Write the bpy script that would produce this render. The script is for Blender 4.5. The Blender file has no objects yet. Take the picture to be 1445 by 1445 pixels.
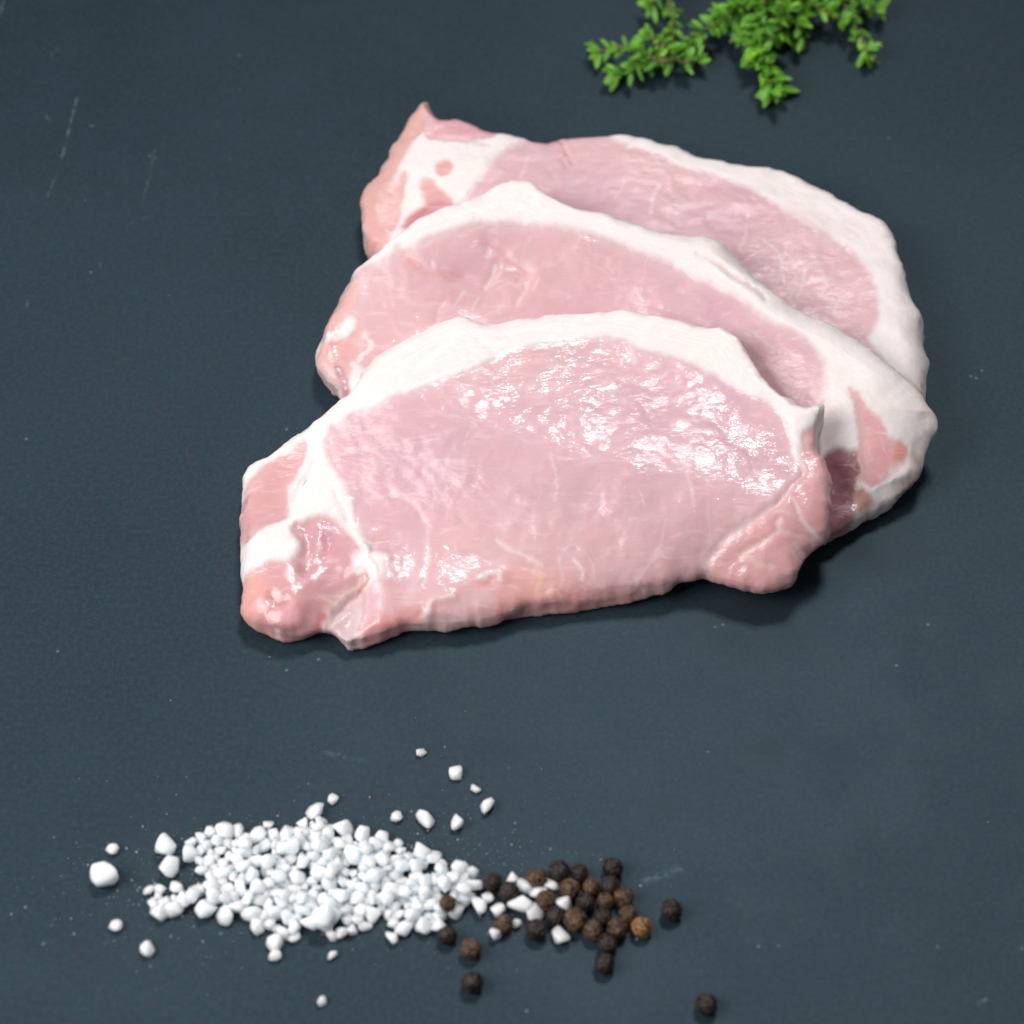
import bpy, math, random
import numpy as np
from mathutils.kdtree import KDTree
from mathutils import Vector, Matrix, geometry, noise as mnoise

random.seed(7)
RNG = np.random.default_rng(7)
SC = bpy.context.scene
COL = SC.collection

# ------------------------------------------------------------------ camera
PITCH = math.radians(56.0)
DIST = 0.65
FOV = 2 * math.atan(0.1175 / DIST)
CAM = np.array([0.0, -DIST * math.cos(PITCH), DIST * math.sin(PITCH)])
cam_data = bpy.data.cameras.new("camera")
cam_data.sensor_width = 36.0
cam_data.sensor_fit = 'HORIZONTAL'
cam_data.angle = FOV
cam_data.clip_start = 0.01
cam_data.clip_end = 20.0
cam_data.dof.use_dof = True
cam_data.dof.focus_distance = DIST - 0.008
cam_data.dof.aperture_fstop = 10.5
cam = bpy.data.objects.new("camera", cam_data)
cam.location = CAM
cam.rotation_euler = (math.pi / 2 - PITCH, 0, 0)
COL.objects.link(cam)
SC.camera = cam

# ------------------------------------------------------------------ light
world = bpy.data.worlds.new("World")
SC.world = world
world.use_nodes = True
bgn = world.node_tree.nodes["Background"]
bgn.inputs[0].default_value = (0.88, 0.94, 1.0, 1)
bgn.inputs[1].default_value = 0.13


def area(name, loc, target, size, size_y, power, color):
    l = bpy.data.lights.new(name, 'AREA')
    l.shape = 'RECTANGLE'
    l.size = size
    l.size_y = size_y
    l.energy = power
    l.color = color
    o = bpy.data.objects.new(name, l)
    o.location = loc
    d = Vector(target) - Vector(loc)
    o.rotation_euler = d.to_track_quat('-Z', 'Y').to_euler()
    COL.objects.link(o)
    return o


area("softbox_lamp", (0.17, 0.595, 1.28), (0, 0, 0), 0.26, 0.24, 7.4, (1.0, 0.975, 0.985))
area("overhead_lamp", (-0.42, -0.18, 0.48), (0, 0, 0), 0.40, 0.40, 3.7, (1.0, 0.975, 0.985))
SC.view_settings.view_transform = 'Standard'
SC.view_settings.look = 'None'
SC.view_settings.exposure = 0.20
SC.view_settings.gamma = 1.0
SC.cycles.use_denoising = True
SC.cycles.max_bounces = 10
SC.cycles.diffuse_bounces = 5

# ------------------------------------------------------------------ photo rays -> places (millimetres)
TH = math.tan(FOV / 2)
FWD = np.array([0, math.cos(PITCH), -math.sin(PITCH)])
UP = np.array([0, math.sin(PITCH), math.cos(PITCH)])


def place(px, py, h=0.0):
    """point on the horizontal level h (mm) seen at photo position px, py; returns x, y in mm"""
    px = np.asarray(px, float)
    py = np.asarray(py, float)
    u = (px - 722.5) / 722.5 * TH
    v = -(py - 722.5) / 722.5 * TH
    dy = FWD[1] + v * UP[1]
    dz = FWD[2] + v * UP[2]
    t = (np.asarray(h) * 1e-3 - CAM[2]) / dz
    return u * t * 1e3, (CAM[1] + dy * t) * 1e3


# ------------------------------------------------------------------ small numeric helpers
def vnoise(x, y, seed=0):
    xi = np.floor(x).astype(np.int64)
    yi = np.floor(y).astype(np.int64)
    fx = x - xi
    fy = y - yi
    fx = fx * fx * fx * (fx * (fx * 6 - 15) + 10)
    fy = fy * fy * fy * (fy * (fy * 6 - 15) + 10)

    def h(a, b):
        n = (a * 374761393 + b * 668265263 + seed * 982451653) & 0xFFFFFFFF
        n = ((n ^ (n >> 13)) * 1274126177) & 0xFFFFFFFF
        return ((n ^ (n >> 16)) & 0xFFFF) / 65535.0 * 2 - 1
    a = h(xi, yi); b = h(xi + 1, yi); c = h(xi, yi + 1); d = h(xi + 1, yi + 1)
    return (a * (1 - fx) + b * fx) * (1 - fy) + (c * (1 - fx) + d * fx) * fy


def fbm(x, y, seed=0, octv=3):
    s = 0; a = 1.0; t = 0
    for i in range(octv):
        s = s + a * vnoise(x * 2 ** i, y * 2 ** i, seed + i * 17)
        t += a
        a *= 0.5
    return s / t


def seg_dist(P, A, B, chunk=40):
    """least distance of points P (n,2) to segments A-B; also index of nearest segment and its parameter"""
    best = np.full(len(P), 1e9)
    idx = np.zeros(len(P), int)
    par = np.zeros(len(P))
    for i in range(len(A)):
        ab = B[i] - A[i]
        L = max(ab @ ab, 1e-9)
        t = np.clip(((P - A[i]) @ ab) / L, 0, 1)
        d = np.hypot(P[:, 0] - A[i, 0] - t * ab[0], P[:, 1] - A[i, 1] - t * ab[1])
        m = d < best
        best[m] = d[m]; idx[m] = i; par[m] = t[m]
    return best, idx, par


def inside(P, poly):
    c = np.zeros(len(P), bool)
    x, y = P[:, 0], P[:, 1]
    n = len(poly)
    for i in range(n):
        x1, y1 = poly[i]; x2, y2 = poly[(i + 1) % n]
        if y1 == y2:
            continue
        m = ((y1 > y) != (y2 > y)) & (x < (x2 - x1) * (y - y1) / (y2 - y1) + x1)
        c ^= m
    return c


def sdist(P, poly):
    d, _, _ = seg_dist(P, poly, np.roll(poly, -1, 0))
    return np.where(inside(P, poly), d, -d)


def catmull(pts, step, closed=True):
    pts = np.asarray(pts, float)
    n = len(pts)
    out = []
    for i in range(n if closed else n - 1):
        if closed:
            p0, p1, p2, p3 = pts[i - 1], pts[i], pts[(i + 1) % n], pts[(i + 2) % n]
        else:
            p0, p1, p2, p3 = pts[max(i - 1, 0)], pts[i], pts[i + 1], pts[min(i + 2, n - 1)]
        k = max(2, int(np.linalg.norm((p2 - p1)[:2]) / step))
        for t in np.arange(k) / k:
            out.append(0.5 * (2 * p1 + (p2 - p0) * t + (2 * p0 - 5 * p1 + 4 * p2 - p3) * t * t
                              + (3 * p1 - p0 - 3 * p2 + p3) * t ** 3))
    if not closed:
        out.append(pts[-1])
    return np.array(out)


def sstep(a, b, x):
    t = np.clip((x - a) / (b - a), 0, 1)
    return t * t * (3 - 2 * t)


def lin(r, g, b):
    f = lambda c: (c / 255 / 12.92) if c / 255 <= 0.04045 else ((c / 255 + 0.055) / 1.055) ** 2.4
    return np.array([f(r), f(g), f(b)])


GRES = 1.0
GX = np.arange(-130, 131, GRES)
GY = np.arange(-130, 171, GRES)
GXX, GYY = np.meshgrid(GX, GY)
GP = np.stack([GXX.ravel(), GYY.ravel()], 1)


def blur(Z, sigma):
    r = int(3 * sigma / GRES) + 1
    k = np.exp(-0.5 * (np.arange(-r, r + 1) * GRES / sigma) ** 2)
    k /= k.sum()
    Zp = np.pad(Z, r, mode='edge')
    Zp = sum(k[i] * Zp[i:i + Z.shape[0], :] for i in range(2 * r + 1))
    return sum(k[i] * Zp[:, i:i + Z.shape[1]] for i in range(2 * r + 1))


def drape(S, slope=0.55, soft=5.0, R=34):
    """how a floppy slice lies over what is under it"""
    out = S.copy()
    H, W = S.shape
    Sp = np.pad(S, R)
    for dy in range(-R, R + 1, 2):
        for dx in range(-R, R + 1, 2):
            r = math.hypot(dx, dy) * GRES
            if r > R:
                continue
            drop = slope * (math.sqrt(r * r + soft * soft) - soft)
            np.maximum(out, Sp[R + dy:R + dy + H, R + dx:R + dx + W] - drop, out=out)
    out = blur(out, 2.5)
    return np.maximum(out, np.where(S > 0.5, S + 0.15, 0))


def gsample(Z, x, y):
    fx = np.clip((np.asarray(x) - GX[0]) / GRES, 0, len(GX) - 1.001)
    fy = np.clip((np.asarray(y) - GY[0]) / GRES, 0, len(GY) - 1.001)
    ix = fx.astype(int); iy = fy.astype(int)
    tx = fx - ix; ty = fy - iy
    return ((Z[iy, ix] * (1 - tx) + Z[iy, ix + 1] * tx) * (1 - ty)
            + (Z[iy + 1, ix] * (1 - tx) + Z[iy + 1, ix + 1] * tx) * ty)


# ------------------------------------------------------------------ node helper
class NT:
    def __init__(self, name):
        self.m = bpy.data.materials.new(name)
        self.m.use_nodes = True
        self.t = self.m.node_tree
        self.b = self.t.nodes["Principled BSDF"]

    def n(self, typ, **kw):
        nd = self.t.nodes.new(typ)
        for k, v in kw.items():
            if k.startswith('i_'):
                key = k[2:]
                nd.inputs[int(key) if key.isdigit() else key.replace('_', ' ')].default_value = v
            else:
                setattr(nd, k, v)
        return nd

    def l(self, a, b):
        self.t.links.new(a, b)

    def math(self, op, a, b=None, c=None, clamp=False):
        nd = self.t.nodes.new('ShaderNodeMath')
        nd.operation = op
        nd.use_clamp = clamp
        for i, v in enumerate((a, b, c)):
            if v is None:
                continue
            if isinstance(v, (int, float)):
                nd.inputs[i].default_value = v
            else:
                self.l(v, nd.inputs[i])
        return nd.outputs[0]

    def mixc(self, f, a, b, blend='MIX'):
        nd = self.t.nodes.new('ShaderNodeMix')
        nd.data_type = 'RGBA'
        nd.blend_type = blend
        for sock, v in ((nd.inputs[0], f), (nd.inputs[6], a), (nd.inputs[7], b)):
            if isinstance(v, (int, float)):
                sock.default_value = v
            elif isinstance(v, (tuple, list, np.ndarray)):
                sock.default_value = (v[0], v[1], v[2], 1)
            else:
                self.l(v, sock)
        return nd.outputs[2]

    def noise(self, vec, scale, detail=2.0, rough=0.5, dist=0.0):
        nd = self.n('ShaderNodeTexNoise', i_Scale=scale, i_Detail=detail, i_Roughness=rough, i_Distortion=dist)
        if vec is not None:
            self.l(vec, nd.inputs['Vector'])
        return nd.outputs['Fac']

    def mapping(self, vec, scale=(1, 1, 1), rot=(0, 0, 0), loc=(0, 0, 0)):
        nd = self.n('ShaderNodeMapping')
        nd.inputs['Scale'].default_value = scale
        nd.inputs['Rotation'].default_value = rot
        nd.inputs['Location'].default_value = loc
        self.l(vec, nd.inputs['Vector'])
        return nd.outputs[0]

    def maprange(self, v, a, b, c=0.0, d=1.0, smooth=True):
        nd = self.n('ShaderNodeMapRange')
        if smooth:
            nd.interpolation_type = 'SMOOTHSTEP'
        for i, x in enumerate((a, b, c, d)):
            nd.inputs[i + 1].default_value = x
        self.l(v, nd.inputs[0])
        return nd.outputs[0]


# ------------------------------------------------------------------ tabletop
def build_tabletop():
    T = NT("dark_slate")
    geo = T.n('ShaderNodeTexCoord').outputs['Object']
    big = T.noise(geo, 9.0, 3.0, 0.55)
    mid = T.noise(geo, 55.0, 4.0, 0.6)
    fine = T.noise(geo, 850.0, 4.0, 0.75)
    weave = T.noise(T.mapping(geo, (900, 300, 1)), 1.0, 2.0, 0.6)
    c = T.mixc(T.maprange(big, 0.35, 0.65), lin(29, 40, 46), lin(36, 48, 54))
    c = T.mixc(T.math('MULTIPLY', T.maprange(mid, 0.4, 0.75), 0.22), c, lin(43, 58, 68))
    c = T.mixc(T.math('MULTIPLY', T.maprange(fine, 0.35, 0.75), 0.6), c, lin(48, 64, 73))
    c = T.mixc(T.math('MULTIPLY', T.maprange(weave, 0.45, 0.75), 0.12), c, lin(22, 26, 32))
    hue = T.maprange(T.noise(geo, 330.0, 2.0, 0.6), 0.35, 0.65)
    c = T.mixc(1.0, c, T.mixc(hue, (1.08, 0.97, 1.02), (0.92, 1.03, 1.0)), 'MULTIPLY')
    # pale mineral flecks
    vor = T.n('ShaderNodeTexVoronoi', i_Scale=190.0)
    T.l(geo, vor.inputs['Vector'])
    sp = T.math('MULTIPLY', T.math('LESS_THAN', vor.outputs['Distance'], 0.075),
                T.math('GREATER_THAN', T.noise(geo, 60.0, 1.0), 0.62))
    c = T.mixc(T.math('MULTIPLY', sp, 0.28), c, lin(130, 160, 170))
    # scratches and rubbed marks that are really on the slate
    sep = T.n('ShaderNodeSeparateXYZ')
    T.l(geo, sep.inputs[0])
    X, Y = sep.outputs[0], sep.outputs[1]
    br = T.noise(geo, 420.0, 2.0, 0.7)
    marks = [((112, 125), (84, 235), 0.35, 0.5), ((84, 235), (62, 290), 0.25, 0.25),
             ((222, 195), (201, 292), 0.2, 0.28), ((5, 0), (-1, 25), 0.5, 0.5),
             ((83, 67), (66, 84), 0.5, 0.22), ((62, 160), (72, 172), 0.25, 0.4),
             ((40, 415), (36, 440), 0.6, 0.2), ((178, 318), (222, 300), 0.2, 0.15),
             ((140, 370), (142, 380), 0.6, 0.3), ((1378, 1417), (1395, 1408), 0.6, 0.35),
             ((1322, 1332), (1325, 1342), 0.5, 0.35), ((905, 1246), (930, 1232), 1.4, 0.25),
             ((920, 1238), (975, 1225), 1.8, 0.16), ((1310, 1092), (1303, 1088), 0.4, 0.4),
             ((450, 1060), (520, 1075), 1.0, 0.10), ((1392, 60), (1400, 75), 0.3, 0.3)]
    for a, b, w, s in marks:
        ax, ay = place(*a); bx, by = place(*b)
        ax, ay, bx, by = [float(v) * 1e-3 for v in (ax, ay, bx, by)]
        L = math.hypot(bx - ax, by - ay)
        ux, uy = (bx - ax) / L, (by - ay) / L
        rx = T.math('SUBTRACT', X, ax); ry = T.math('SUBTRACT', Y, ay)
        t = T.math('ADD', T.math('MULTIPLY', rx, ux), T.math('MULTIPLY', ry, uy))
        d = T.math('ABSOLUTE', T.math('SUBTRACT', T.math('MULTIPLY', rx, uy), T.math('MULTIPLY', ry, ux)))
        d = T.math('ADD', d, T.math('MULTIPLY', T.math('SUBTRACT', mid, 0.5), w * 0.0012))
        m = T.math('MULTIPLY', T.maprange(T.math('ABSOLUTE', d), w * 1e-3, 0.0), T.math('MULTIPLY', T.maprange(t, 0, L * 0.2), T.maprange(t, L, L * 0.75)))
        m = T.math('MULTIPLY', m, T.maprange(br, 0.38, 0.62))
        c = T.mixc(T.math('MULTIPLY', m, s * 0.7), c, lin(150, 185, 192))
    # soft darker blotches on the slate, beside and below the meat
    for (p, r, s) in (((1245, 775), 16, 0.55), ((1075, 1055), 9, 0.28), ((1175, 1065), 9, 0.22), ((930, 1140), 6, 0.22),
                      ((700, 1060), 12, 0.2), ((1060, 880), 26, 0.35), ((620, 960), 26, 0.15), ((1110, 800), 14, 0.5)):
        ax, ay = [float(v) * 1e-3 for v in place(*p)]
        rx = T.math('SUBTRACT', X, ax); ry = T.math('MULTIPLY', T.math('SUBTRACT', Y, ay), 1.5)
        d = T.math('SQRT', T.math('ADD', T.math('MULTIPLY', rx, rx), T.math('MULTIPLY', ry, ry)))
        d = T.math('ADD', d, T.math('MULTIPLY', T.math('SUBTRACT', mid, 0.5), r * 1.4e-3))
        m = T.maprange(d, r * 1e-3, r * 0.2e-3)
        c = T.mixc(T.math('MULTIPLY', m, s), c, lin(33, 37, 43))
    T.l(c, T.b.inputs['Base Color'])
    T.l(T.maprange(mid, 0.3, 0.7, 0.48, 0.52), T.b.inputs['Roughness'])
    T.b.inputs['Specular IOR Level'].default_value = 0.30
    T.b.inputs['Specular Tint'].default_value = (0.6, 0.85, 1.0, 1)
    h = T.math('ADD', T.math('MULTIPLY', fine, 0.6), T.math('MULTIPLY', weave, 0.05))
    bp = T.n('ShaderNodeBump', i_Strength=0.5, i_Distance=0.00012)
    T.l(h, bp.inputs['Height'])
    T.l(bp.outputs[0], T.b.inputs['Normal'])
    n = 40
    xs = np.linspace(-0.7, 0.7, n + 1)
    V = []; F = []
    for j in range(n + 1):
        for i in range(n + 1):
            V.append((xs[i], xs[j], 0.0))
    for j in range(n):
        for i in range(n):
            a = j * (n + 1) + i
            F.append((a, a + 1, a + n + 2, a + n + 1))
    k = len(V)
    V += [(-0.7, -0.7, -0.012), (0.7, -0.7, -0.012), (0.7, 0.7, -0.012), (-0.7, 0.7, -0.012)]
    F.append((k, k + 3, k + 2, k + 1))
    c0, c1, c2, c3 = 0, n, n * (n + 1) + n, n * (n + 1)
    F.append(tuple([k, k + 1] + [i for i in range(n, -1, -1)]))
    F.append(tuple([k + 1, k + 2] + [j * (n + 1) + n for j in range(n, -1, -1)]))
    F.append(tuple([k + 2, k + 3] + [n * (n + 1) + i for i in range(0, n + 1)]))
    F.append(tuple([k + 3, k] + [j * (n + 1) for j in range(0, n + 1)]))
    me = bpy.data.meshes.new("slate_ground")
    me.from_pydata(V, [], F)
    me.materials.append(T.m)
    o = bpy.data.objects.new("slate_ground", me)
    o['kind'] = 'structure'
    o['label'] = "dark blue grey slate surface, matt and lightly scratched"
    COL.objects.link(o)


# ------------------------------------------------------------------ meat material
def meat_material(name, wet):
    T = NT(name)
    obj = T.n('ShaderNodeTexCoord').outputs['Object']
    at = T.n('ShaderNodeAttribute', attribute_name="tissue")
    fl = T.n('ShaderNodeAttribute', attribute_name="flow")
    lean = at.outputs['Alpha']
    col = at.outputs['Color']
    # lean: cloudy, fibrous colour
    n1 = T.noise(obj, 95.0, 4.0, 0.6, 0.6)
    n2 = T.noise(T.mapping(obj, (130, 430, 130), (0, 0, 0.35)), 1.0, 4.0, 0.65, 0.8)
    n3 = T.noise(obj, 28.0, 2.0, 0.5)
    lc = T.mixc(T.math('MULTIPLY', T.maprange(n1, 0.35, 0.7), 0.45), col, T.mixc(1.0, col, (1.10, 1.02, 0.99), 'MULTIPLY'))
    lc = T.mixc(T.math('MULTIPLY', T.maprange(n3, 0.55, 0.3), 0.6), lc, T.mixc(1.0, col, (0.91, 0.83, 0.90), 'MULTIPLY'))
    lc = T.mixc(T.math('MULTIPLY', T.maprange(n2, 0.50, 0.78), 0.50), lc, lin(243, 218, 220))
    # marbling threads
    mv = T.n('ShaderNodeTexVoronoi', feature='DISTANCE_TO_EDGE', i_Scale=1.0)
    T.l(T.mapping(T.n('ShaderNodeVectorMath', operation='ADD').outputs[0], (1, 1, 1)), mv.inputs['Vector'])
    va = [n for n in T.t.nodes if n.bl_idname == 'ShaderNodeVectorMath'][-1]
    T.l(T.mapping(obj, (75, 40, 60), (0, 0, -0.25)), va.inputs[0])
    cn = T.n('ShaderNodeTexNoise', i_Scale=60.0, i_Detail=2.0)
    T.l(obj, cn.inputs['Vector'])
    T.l(cn.outputs['Color'], va.inputs[1])
    thread = T.math('MULTIPLY', T.maprange(mv.outputs['Distance'], 0.035, 0.0), T.maprange(T.noise(obj, 48.0, 2.0), 0.5, 0.72))
    lc = T.mixc(T.math('MULTIPLY', thread, 0.35), lc, lin(244, 226, 224))
    # fat: ivory with faint streaks along the rim
    fs = T.noise(T.mapping(fl.outputs['Vector'], (0.10, 1.5, 1)), 1.0, 3.0, 0.6, 0.4)
    fc = T.mixc(T.math('MULTIPLY', T.maprange(fs, 0.35, 0.65), 0.7), col, T.mixc(1.0, col, (0.95, 0.91, 0.90), 'MULTIPLY'))
    fc = T.mixc(T.math('MULTIPLY', T.maprange(n3, 0.5, 0.7), 0.35), fc, T.mixc(1.0, col, (0.96, 0.95, 0.99), 'MULTIPLY'))
    c = T.mixc(lean, fc, lc)
    T.l(c, T.b.inputs['Base Color'])
    # wet skin relief
    patch = T.maprange(T.noise(obj, 38.0, 3.0, 0.6), 0.38, 0.62)
    f1 = T.noise(T.mapping(obj, (430, 900, 650), (0, 0, 0.2)), 1.0, 1.6, 0.5, 1.0)
    f2 = T.noise(T.mapping(obj, (210, 420, 300), (0, 0, 0.15)), 1.0, 3.0, 0.6, 1.2)
    hl = T.math('ADD', T.math('MULTIPLY', f1, 0.25), T.math('MULTIPLY', f2, 0.18))
    hf = T.math('ADD', T.math('MULTIPLY', fs, 0.30), T.math('MULTIPLY', T.noise(obj, 260.0, 3.0, 0.6), 0.22))
    hm = T.n('ShaderNodeMix')
    T.l(lean, hm.inputs[0]); T.l(hf, hm.inputs[2]); T.l(hl, hm.inputs[3])
    bp = T.n('ShaderNodeBump', i_Strength=0.6, i_Distance=0.0003)
    T.l(hm.outputs[0], bp.inputs['Height'])
    T.l(bp.outputs[0], T.b.inputs['Normal'])
    hw = T.math('ADD', T.math('MULTIPLY', T.math('MULTIPLY', f1, T.maprange(patch, 0, 1, 0.15, 1)), 0.56), T.math('MULTIPLY', f2, 0.42))
    hm2 = T.n('ShaderNodeMix')
    T.l(lean, hm2.inputs[0]); T.l(hf, hm2.inputs[2]); T.l(hw, hm2.inputs[3])
    bp2 = T.n('ShaderNodeBump', i_Strength=0.62, i_Distance=0.0005)
    T.l(hm2.outputs[0], bp2.inputs['Height'])
    T.l(bp2.outputs[0], T.b.inputs['Coat Normal'])
    ro = T.n('ShaderNodeMix', i_2=0.5, i_3=0.42)
    T.l(lean, ro.inputs[0])
    T.l(ro.outputs[0], T.b.inputs['Roughness'])
    co = T.math('MULTIPLY', lean, T.maprange(patch, 0, 1, 0.35, 1.0))
    T.l(T.math('ADD', T.math('MULTIPLY', co, 0.85 * wet), 0.10 * wet), T.b.inputs['Coat Weight'])
    T.b.inputs['Coat Roughness'].default_value = 0.11 + 0.12 * (1 - wet)
    T.b.inputs['Coat IOR'].default_value = 1.45
    sx = T.n('ShaderNodeSeparateXYZ')
    T.l(fl.outputs['Vector'], sx.inputs[0])
    T.l(T.maprange(sx.outputs[2], 0.3, 3.0, 0.0, 0.75), T.b.inputs['Subsurface Weight'])
    T.b.subsurface_method = 'RANDOM_WALK'
    T.b.inputs['Subsurface Radius'].default_value = (1.0, 0.45, 0.38)
    T.b.inputs['Subsurface Scale'].default_value = 0.0014
    T.b.inputs['Subsurface Anisotropy'].default_value = 0.4
    return T.m


FAT = lin(252, 244, 240)
FATP = lin(248, 232, 226)
FATG = lin(236, 226, 224)
LEAN = lin(230, 192, 194)
LEANS = lin(233, 182, 177)
LEANP = lin(226, 189, 194)
LEAND = lin(212, 150, 150)
DARK = lin(160, 104, 114)
MEMB = lin(222, 196, 196)
RED = lin(196, 96, 92)


class Chop:
    """a slice of loin: outline and the tissue regions are traced as seen, then laid at their own height"""

    def __init__(self, outline, thick, wmin, tissues, veins, bumps, support, seed, edge_w, fall=None):
        self.seed = seed
        S = support
        base = drape(S) if S is not None else np.zeros_like(GXX)
        self.bot = base
        lift = blur(base, 4.0)
        outline = np.asarray(outline, float)
        sm = catmull(outline[:, :2], 3.0)
        tg = np.roll(sm, -1, 0) - np.roll(sm, 1, 0)
        tg = tg[:, :2] / np.maximum(np.linalg.norm(tg[:, :2], axis=1), 1e-6)[:, None]
        sgn = np.sign(np.sum(sm[:, 0] * np.roll(sm[:, 1], -1) - np.roll(sm[:, 0], -1) * sm[:, 1]))
        back = tg[:, 0] * sgn        # +1 where the rim faces away from the viewer
        frac = 0.42 + 0.45 * np.clip(back, 0, 1) - 0.18 * np.clip(-back, 0, 1)
        frac = np.convolve(np.concatenate([frac[-3:], frac, frac[:3]]), np.ones(7) / 7, 'valid')
        hs = np.full(len(sm), thick * 0.5)
        for it in range(4):
            x, y = place(sm[:, 0], sm[:, 1], hs)
            cx, cy = x.mean(), y.mean()
            xi = x + (cx - x) * 0.03
            yi = y + (cy - y) * 0.03
            hs = gsample(lift, xi, yi) + thick * frac
        poly = np.stack([x, y], 1)
        # ragged cut edge
        nn = np.roll(poly, -1, 0) - np.roll(poly, 1, 0)
        nn /= np.maximum(np.linalg.norm(nn, axis=1), 1e-6)[:, None]
        nn = np.stack([nn[:, 1], -nn[:, 0]], 1)
        area2 = np.sum(poly[:, 0] * np.roll(poly[:, 1], -1) - np.roll(poly[:, 0], -1) * poly[:, 1])
        if area2 < 0:
            poly = poly[::-1].copy(); nn = -nn[::-1].copy()
            nn = -nn
        j = 0.5 * fbm(poly[:, 0] * 0.35, poly[:, 1] * 0.35, seed) + 0.12 * fbm(poly[:, 0] * 1.0, poly[:, 1] * 1.1, seed + 3)
        poly = poly + nn * j[:, None]
        # resample
        dd = np.linalg.norm(np.roll(poly, -1, 0) - poly, axis=1)
        cum = np.concatenate([[0], np.cumsum(dd)])
        N = int(cum[-1] / 0.6)
        s = np.linspace(0, cum[-1], N, endpoint=False)
        pc = np.vstack([poly, poly[:1]])
        poly = np.stack([np.interp(s, cum, pc[:, 0]), np.interp(s, cum, pc[:, 1])], 1)
        self.poly = poly
        self.per = cum[-1]
        self.thick = thick
        self.edge_w = edge_w
        self.wmin = wmin
        self.bumps = bumps
        self.lift = lift

        # coarse field for tracing regions
        gd = sdist(GP, poly).reshape(GXX.shape)
        self.gd = gd
        self.topg = self.top_of(GXX.ravel(), GYY.ravel(), gd.ravel()).reshape(GXX.shape)
        # place regions: intersect with the slice's own top
        def lay(pts):
            pts = np.asarray(pts, float)
            h = np.full(len(pts), thick)
            for _ in range(8):
                x, y = place(pts[:, 0], pts[:, 1], h)
                g = gsample(self.topg, x, y)
                h = np.where(gsample(self.gd, x, y) > 2.0, g, gsample(self.lift, x, y) + thick * 0.75)
            return np.stack([x, y], 1)
        self.lay = lay
        self.tissues = [(n, catmull(lay(p), 1.2), c, s, l, pn) for (n, p, c, s, l, pn) in tissues]
        self.veins = [(catmull(lay(p), 1.5, False), w, c, a, dep) for (p, w, c, a, dep) in veins]

    def top_of(self, x, y, d):
        T = self.thick
        seed = self.seed
        w = np.full(len(x), float(self.wmin))
        for (px, py, r, ww) in self.edge_w:
            ex, ey = place(px, py, 8.0)
            w = w + (ww - self.wmin) * np.exp(-((x - ex) ** 2 + (y - ey) ** 2) / (r * r))
        u = np.clip(d / w, 0, 1)
        f = (1 - (1 - u) ** 2.4) ** (1 / 2.4)
        g = fbm(x / 17.0, y / 17.0, seed + 5, 2) * 1.0 + fbm(x / 5.5, y / 5.5, seed + 9, 3) * 0.42 + fbm(x / 1.9, y / 1.9, seed + 11, 2) * 0.11
        t = T + g * 0.6
        for (px, py, r, ry, hh) in self.bumps:
            ex, ey = place(px, py, T)
            t = t + hh * np.exp(-(((x - ex) / r) ** 2 + ((y - ey) / ry) ** 2))
        lift = gsample(self.lift, x, y)
        mid = lift + T * 0.42
        return mid + (lift + t - mid) * f

    def bot_of(self, x, y, d):
        lift = gsample(self.lift, x, y)
        b = gsample(self.bot, x, y)
        u = np.clip(d / 3.0, 0, 1)
        f = (1 - (1 - u) ** 2.4) ** (1 / 2.4)
        mid = lift + self.thick * 0.42
        return mid + (b - mid) * f

    def support(self, S):
        out = np.where(self.gd > 0.0, self.topg, 0)
        return np.maximum(S if S is not None else 0, out)

    def build(self, mat, name, label, group, anchor):
        poly = self.poly
        sp = 0.55
        xs = np.arange(poly[:, 0].min(), poly[:, 0].max(), sp)
        ys = np.arange(poly[:, 1].min(), poly[:, 1].max(), sp * 0.866)
        X, Y = np.meshgrid(xs, ys)
        X = X + (np.arange(len(ys)) % 2)[:, None] * sp * 0.5
        P = np.stack([X.ravel(), Y.ravel()], 1) + RNG.uniform(-0.12, 0.12, (X.size, 2))
        dg = gsample(self.gd, P[:, 0], P[:, 1])
        P = P[dg > 0.2]
        d = sdist(P, poly)
        P = P[d > 0.75]
        # rings that follow the rim
        e = np.roll(poly, -1, 0) - np.roll(poly, 1, 0)
        e /= np.maximum(np.linalg.norm(e, axis=1), 1e-6)[:, None]
        nin = np.stack([-e[:, 1], e[:, 0]], 1)
        rings = []
        for off in (0.05, 0.18, 0.4):
            q = poly + nin * off
            dq = sdist(q, poly)
            rings.append(q[dq > off * 0.85])
        A = np.vstack([poly] + rings + [P])
        res = geometry.delaunay_2d_cdt([Vector(p) for p in A.tolist()], [], [list(range(len(poly)))], 1, 1e-4)
        V2 = np.array([(v[0], v[1]) for v in res[0]])
        F = np.array(res[2], int)
        a = V2[F[:, 0]]; b = V2[F[:, 1]]; c = V2[F[:, 2]]
        cr = (b[:, 0] - a[:, 0]) * (c[:, 1] - a[:, 1]) - (b[:, 1] - a[:, 1]) * (c[:, 0] - a[:, 0])
        F[cr < 0] = F[cr < 0][:, ::-1]
        d, si, par = seg_dist(V2, poly, np.roll(poly, -1, 0))
        # boundary vertices: those on an edge used once
        ed = {}
        for k in range(3):
            for u, v in zip(F[:, k].tolist(), F[:, (k + 1) % 3].tolist()):
                ed[(u, v)] = 1
        bnd = {u for (u, v) in ed if (v, u) not in ed} | {v for (u, v) in ed if (v, u) not in ed}
        isb = np.zeros(len(V2), bool)
        isb[list(bnd)] = True
        d[isb] = 0
        x, y = V2[:, 0], V2[:, 1]
        # tissue
        n = len(V2)
        colr = np.tile(FAT, (n, 1))
        lean = np.zeros(n)
        relief = np.zeros(n)
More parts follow.
